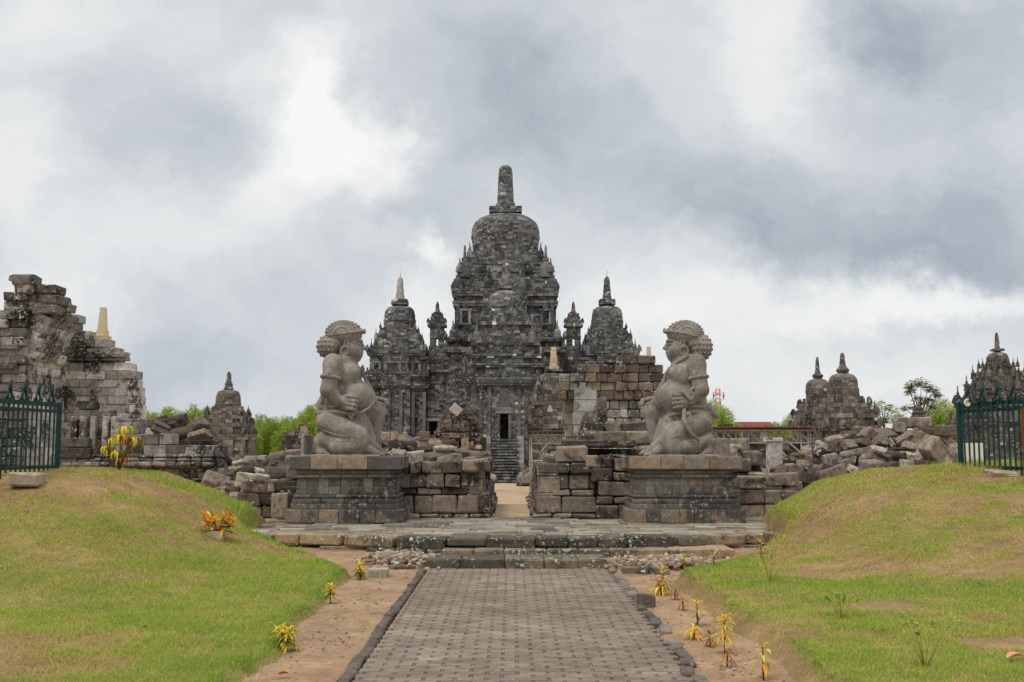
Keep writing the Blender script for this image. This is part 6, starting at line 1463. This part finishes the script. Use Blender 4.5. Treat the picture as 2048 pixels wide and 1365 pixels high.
def sapling(px, py, h, seed, label):
    x, y, z = gpt(px, py); r = random.Random(seed); root = thing('sapling', label, 'sapling', (x, y, z)); st = MB(seed); V, F, C = [], [], []
    for k in range(9):
        a = r.uniform(0, 6.3); sp = r.uniform(.2, .7) * h; tip = np.array((x + sp * math.cos(a), y + sp * math.sin(a), z + h * r.uniform(.6, 1))); mid = np.array((x, y, z)) * .45 + tip * .55 + np.array((0, 0, .03)); st.tube([(x, y, z - .02), mid, tip], [.0026, .0018, .001], 4)
        for i in range(16):
            f = r.uniform(.35, 1); p = mid + (tip - mid) * (f * 1.2 - .2); b = r.uniform(0, 6.3); leaf_strip(V, F, C, p, (math.cos(b), math.sin(b), .3), r.uniform(.03, .05), .010, .6, r.choice([lin(140, 156, 66, 1.5), lin(160, 162, 84, 1.5), lin(124, 140, 60, 1.5)]), segs=3)
    st.build('stem', M_TWIG, root); lf = MB(seed + 1); lf.add(V, F, C); lf.build('leaves', M_LEAF, root)
sapling(1540, 1166, .42, 2201, 'bushy thin sapling in a bare ring nearest the right end of the terrace')
sapling(1683, 1238, .28, 2202, 'smallest thin sapling in a dug ring halfway down the right lawn')
sapling(1850, 1335, .42, 2203, 'thin spreading sapling in a dug ring nearest to us on the right lawn')
def litter():
    items = [(568, 1358, 'curled red brown leaf on the bare earth left of the path', lin(176, 84, 50, 1.2), .09, 'dry_leaf', 'leaf'), (2036, 1326, 'big dry pinkish leaf at the right edge of the lawn', lin(226, 170, 140, 1.1), .15, 'dry_leaf', 'leaf'), (1764, 1270, 'small orange leaf on the right lawn', lin(206, 110, 60, 1.1), .05, 'dry_leaf', 'leaf'), (1442, 1350, 'small orange leaf on the bare earth right of the path', lin(200, 110, 60, 1.1), .05, 'dry_leaf', 'leaf'), (242, 1160, 'pale crumpled litter on the left lawn', lin(216, 190, 160, 1.1), .06, 'litter_scrap', 'litter'), (290, 1262, 'small dark leaf on the left lawn', lin(80, 60, 40, 1.0), .05, 'dry_leaf', 'leaf')]
    for i, (px, py, lb, c, L, nm, cat) in enumerate(items):
        x, y, z = gpt(px, py); V, F, C = [], [], []; z += .028
        leaf_strip(V, F, C, (x - L / 2, y, z), (1, .2, .25), L, L * .26, .5, c, segs=5, fold=.7); leaf_strip(V, F, C, (x - L * .3, y + .012, z), (.9, -.2, .5), L * .7, L * .2, .9, c, segs=4, fold=.8)
        m = MB(2300 + i); m.add(V, F, C); tag(m.build(nm, M_LEAF, org=(x, y, z)), lb, cat)
    m = MB(2310); r = np.random.default_rng(2310)
    for k in range(520):
        s = -1 if r.random() < .5 else 1; y = 6.8 + 8.5 * r.random(); x = s * (1.38 + .62 * r.random()) + (.05 if s > 0 else 0)
        if k % 4 == 0: cx_, cy_ = (-1.62, 9.6) if s < 0 else (1.72, 8.6); x = cx_ + r.normal(0, .13); y = cy_ + r.normal(0, .25)
        q = r.uniform(.004, .014); m.cbox((x, y, float(dirt_h(x, y)) + q * .3), (q, q * r.uniform(.6, 1), q * .6), rotz(r.uniform(0, 6)), (r.random(), .5, 0), q * .4, q * .2)
    tag(m.build('pebbles', M_GRAVEL), 'small stones scattered over the bare earth beside the path', 'pebbles', kind='stuff')
litter()
# a worn block lying beside the kerb
x, y, z = gpt(1292, 1214); m_ = MB(2401); m_.cbox((x, y, .05), (.09, .08, .085), rotz(.4) @ roty(.1), (.4, .5, 0), .02, .01); tag(m_.build('stone_block', M_KERB, org=(x, y, 0)), 'dark block fallen outside the right row of kerb stones', 'stone block')

# ------------------------------------------------------------------ trees beyond the ruins
G1 = [lin(154, 172, 70, 1.4), lin(134, 156, 60, 1.4), lin(174, 184, 88, 1.4), lin(112, 136, 52, 1.3)]
G2 = [lin(98, 114, 62, 1.6), lin(80, 96, 54, 1.5), lin(122, 130, 78, 1.6), lin(150, 122, 80, 1.5)]
def feather_tree(seed, label, group):
    """a clump of thin upright stems with fine drooping foliage, 7 m tall and 2.4 m wide before scaling"""
    r = np.random.default_rng(seed); root = thing('feathery_tree', label, 'tree', (0, 0, 0), group); st = MB(seed); P, D, S, Cc = [], [], [], []
    for k in range(9):
        a = r.uniform(0, 6.3); sp = r.uniform(.1, 1.0); h = r.uniform(4.6, 7.0) * (1 - .18 * sp); base = np.array((.35 * sp * math.cos(a), .35 * sp * math.sin(a), 0)); tip = np.array((sp * math.cos(a), sp * math.sin(a), h)); pts = [base + (tip - base) * f + np.array((0, 0, .3 * f * (1 - f))) for f in (0, .35, .7, 1)]
        st.tube(pts, [.05, .04, .025, .01], 5)
        for i in range(1300):
            f = r.uniform(.08, 1.0); p = base + (tip - base) * f; w = .95 * (1 - f) ** .55 + .12; b = r.uniform(0, 6.3); q = w * r.random() ** .6
            P.append(p + np.array((math.cos(b) * q, math.sin(b) * q, r.uniform(-.2, .25)))); D.append((math.cos(b) * .7, math.sin(b) * .7, r.uniform(-.4, 1.0))); S.append(r.uniform(.14, .34)); Cc.append(G1[r.integers(0, 4)])
    P, D, S = np.array(P), np.array(D), np.array(S); D /= np.linalg.norm(D, axis=1)[:, None]; n = len(P); side = np.cross(D, r.normal(0, 1, (n, 3))); side /= np.linalg.norm(side, axis=1)[:, None]
    V = np.stack((P - side * .026, P + side * .026, P + D * S[:, None]), 1).reshape(-1, 3); c = np.array(Cc) * r.uniform(.6, 1.2, (n, 1))
    st.build('stems', M_BARK, root); cr = raw_mesh('crown', V, np.arange(3 * n), np.arange(n) * 3, np.full(n, 3), c, np.zeros(n, bool), M_LEAF, root); return root
LBL = [('bright feathery tree standing behind the ruins left of the lone shrine', 'feathery trees left of the lone shrine'), ('bright feathery tree standing between the lone shrine and the left guardian', 'feathery trees beside the left guardian'), ('bright feathery tree standing behind the steel shed', 'feathery trees behind the steel shed'), ('bright feathery tree standing beside the right iron fence', 'feathery trees by the right fence')]
FT = [feather_tree(2500 + i, *LBL[0]) for i in range(3)]; ft_used = set()
def put_tree(k, px, py_top, Y, grp, ws=1.0, seed=0):
    o = FT[k]
    if k in ft_used:
        c = o.copy(); COL.objects.link(c)
        for ch in o.children: d = ch.copy(); COL.objects.link(d); d.parent = c
        o = c
    ft_used.add(k); r = random.Random(seed); zb = float(far_h(0, Y)); s = (zat(py_top, Y) - zb) / 6.7; o.location = (xat(px, 850, Y), Y, zb); o.scale = (s * ws, s * ws, s); o.rotation_euler = (0, 0, r.uniform(0, 6.3)); tag(o, LBL[grp][0], None, LBL[grp][1])
i = 0
for grp, lst in ((0, ((286, 815), (304, 810), (324, 812), (345, 806), (366, 812), (386, 804), (408, 806), (428, 815), (300, 826), (375, 822), (292, 822), (314, 820), (335, 818), (356, 815), (398, 814), (418, 820))), (1, ((494, 826), (510, 838), (528, 822), (546, 824), (563, 836), (580, 826), (598, 818), (614, 806), (630, 798), (520, 840), (592, 832), (645, 806), (502, 832), (519, 834), (537, 828), (556, 832), (572, 834), (588, 828), (606, 816), (622, 806))),
                 (2, ((1424, 792), (1436, 800), (1450, 812), (1556, 838), (1572, 826), (1588, 822), (1600, 832))), (3, ((1862, 806), (1876, 794), (1892, 790), (1906, 800), (1918, 806), (1742, 842), (1754, 846)))):
    for px, py in lst: put_tree(i % 3, px, py, 112 + (i * 7) % 16, grp, 1.25, i); i += 1
def leafy_tree(px, base_py, Y, spec, seed, label, leaf, cols, nleaf, name='leafy_tree'):
    r = random.Random(seed); zb = float(far_h(0, Y)); x0 = xat(px, 850, Y); root = thing(name, label, 'tree', (x0, Y, zb)); tr = MB(seed); V, F, C = [], [], []
    fork = np.array((x0, Y, zat(base_py, Y))); tr.tube([(x0, Y, zb), fork], [.14, .10], 7)
    for (qx, qy, rad) in spec:
        t = at(qx, qy, Y + r.uniform(-1, 1)); mid = (fork + t) / 2 + np.array((0, 0, -.15)); tr.tube([fork, mid, t], [.06, .035, .012], 5); R = rad * Y / F_PX
        for i in range(int(nleaf * rad / 10)):
            d = np.array((r.gauss(0, 1), r.gauss(0, 1), r.gauss(0, .55))); d *= R * .8 * r.random() ** .4 / (np.linalg.norm(d) + 1e-6) * 1.4; b = r.uniform(0, 6.3)
            leaf_strip(V, F, C, t + d, (math.cos(b), math.sin(b), r.uniform(-.2, .4)), leaf * r.uniform(.7, 1.3), leaf * .27, .6, r.choice(cols), segs=2)
    tr.build('trunk', M_BARK, root); cr = MB(seed + 1); cr.add(V, F, C); cr.build('crown', M_LEAF, root)
leafy_tree(1842, 838, 70, [(1826, 772, 13), (1842, 768, 12), (1856, 776, 10), (1866, 782, 10), (1874, 792, 9), (1820, 784, 8), (1836, 798, 9), (1848, 806, 10), (1830, 816, 9), (1858, 800, 8), (1812, 818, 8), (1838, 824, 10), (1866, 815, 7), (1818, 776, 7)], 2601, 'sparse dark leaved tree rising behind the right heap', .26, G2, 110)
leafy_tree(1768, 845, 90, [(1750, 812, 9), (1762, 806, 6), (1770, 818, 10), (1786, 824, 11), (1756, 826, 10), (1800, 832, 9), (1776, 838, 13), (1792, 842, 10), (1756, 840, 9), (1780, 812, 5)], 2602, 'light green spreading tree between the twin shrines and the right heap', .30, G1, 80)
leafy_tree(1535, 862, 100, [(1528, 856, 8), (1540, 852, 8), (1550, 858, 7)], 2603, 'low dark bush in front of the far red roof', .25, G2, 80, 'bush')
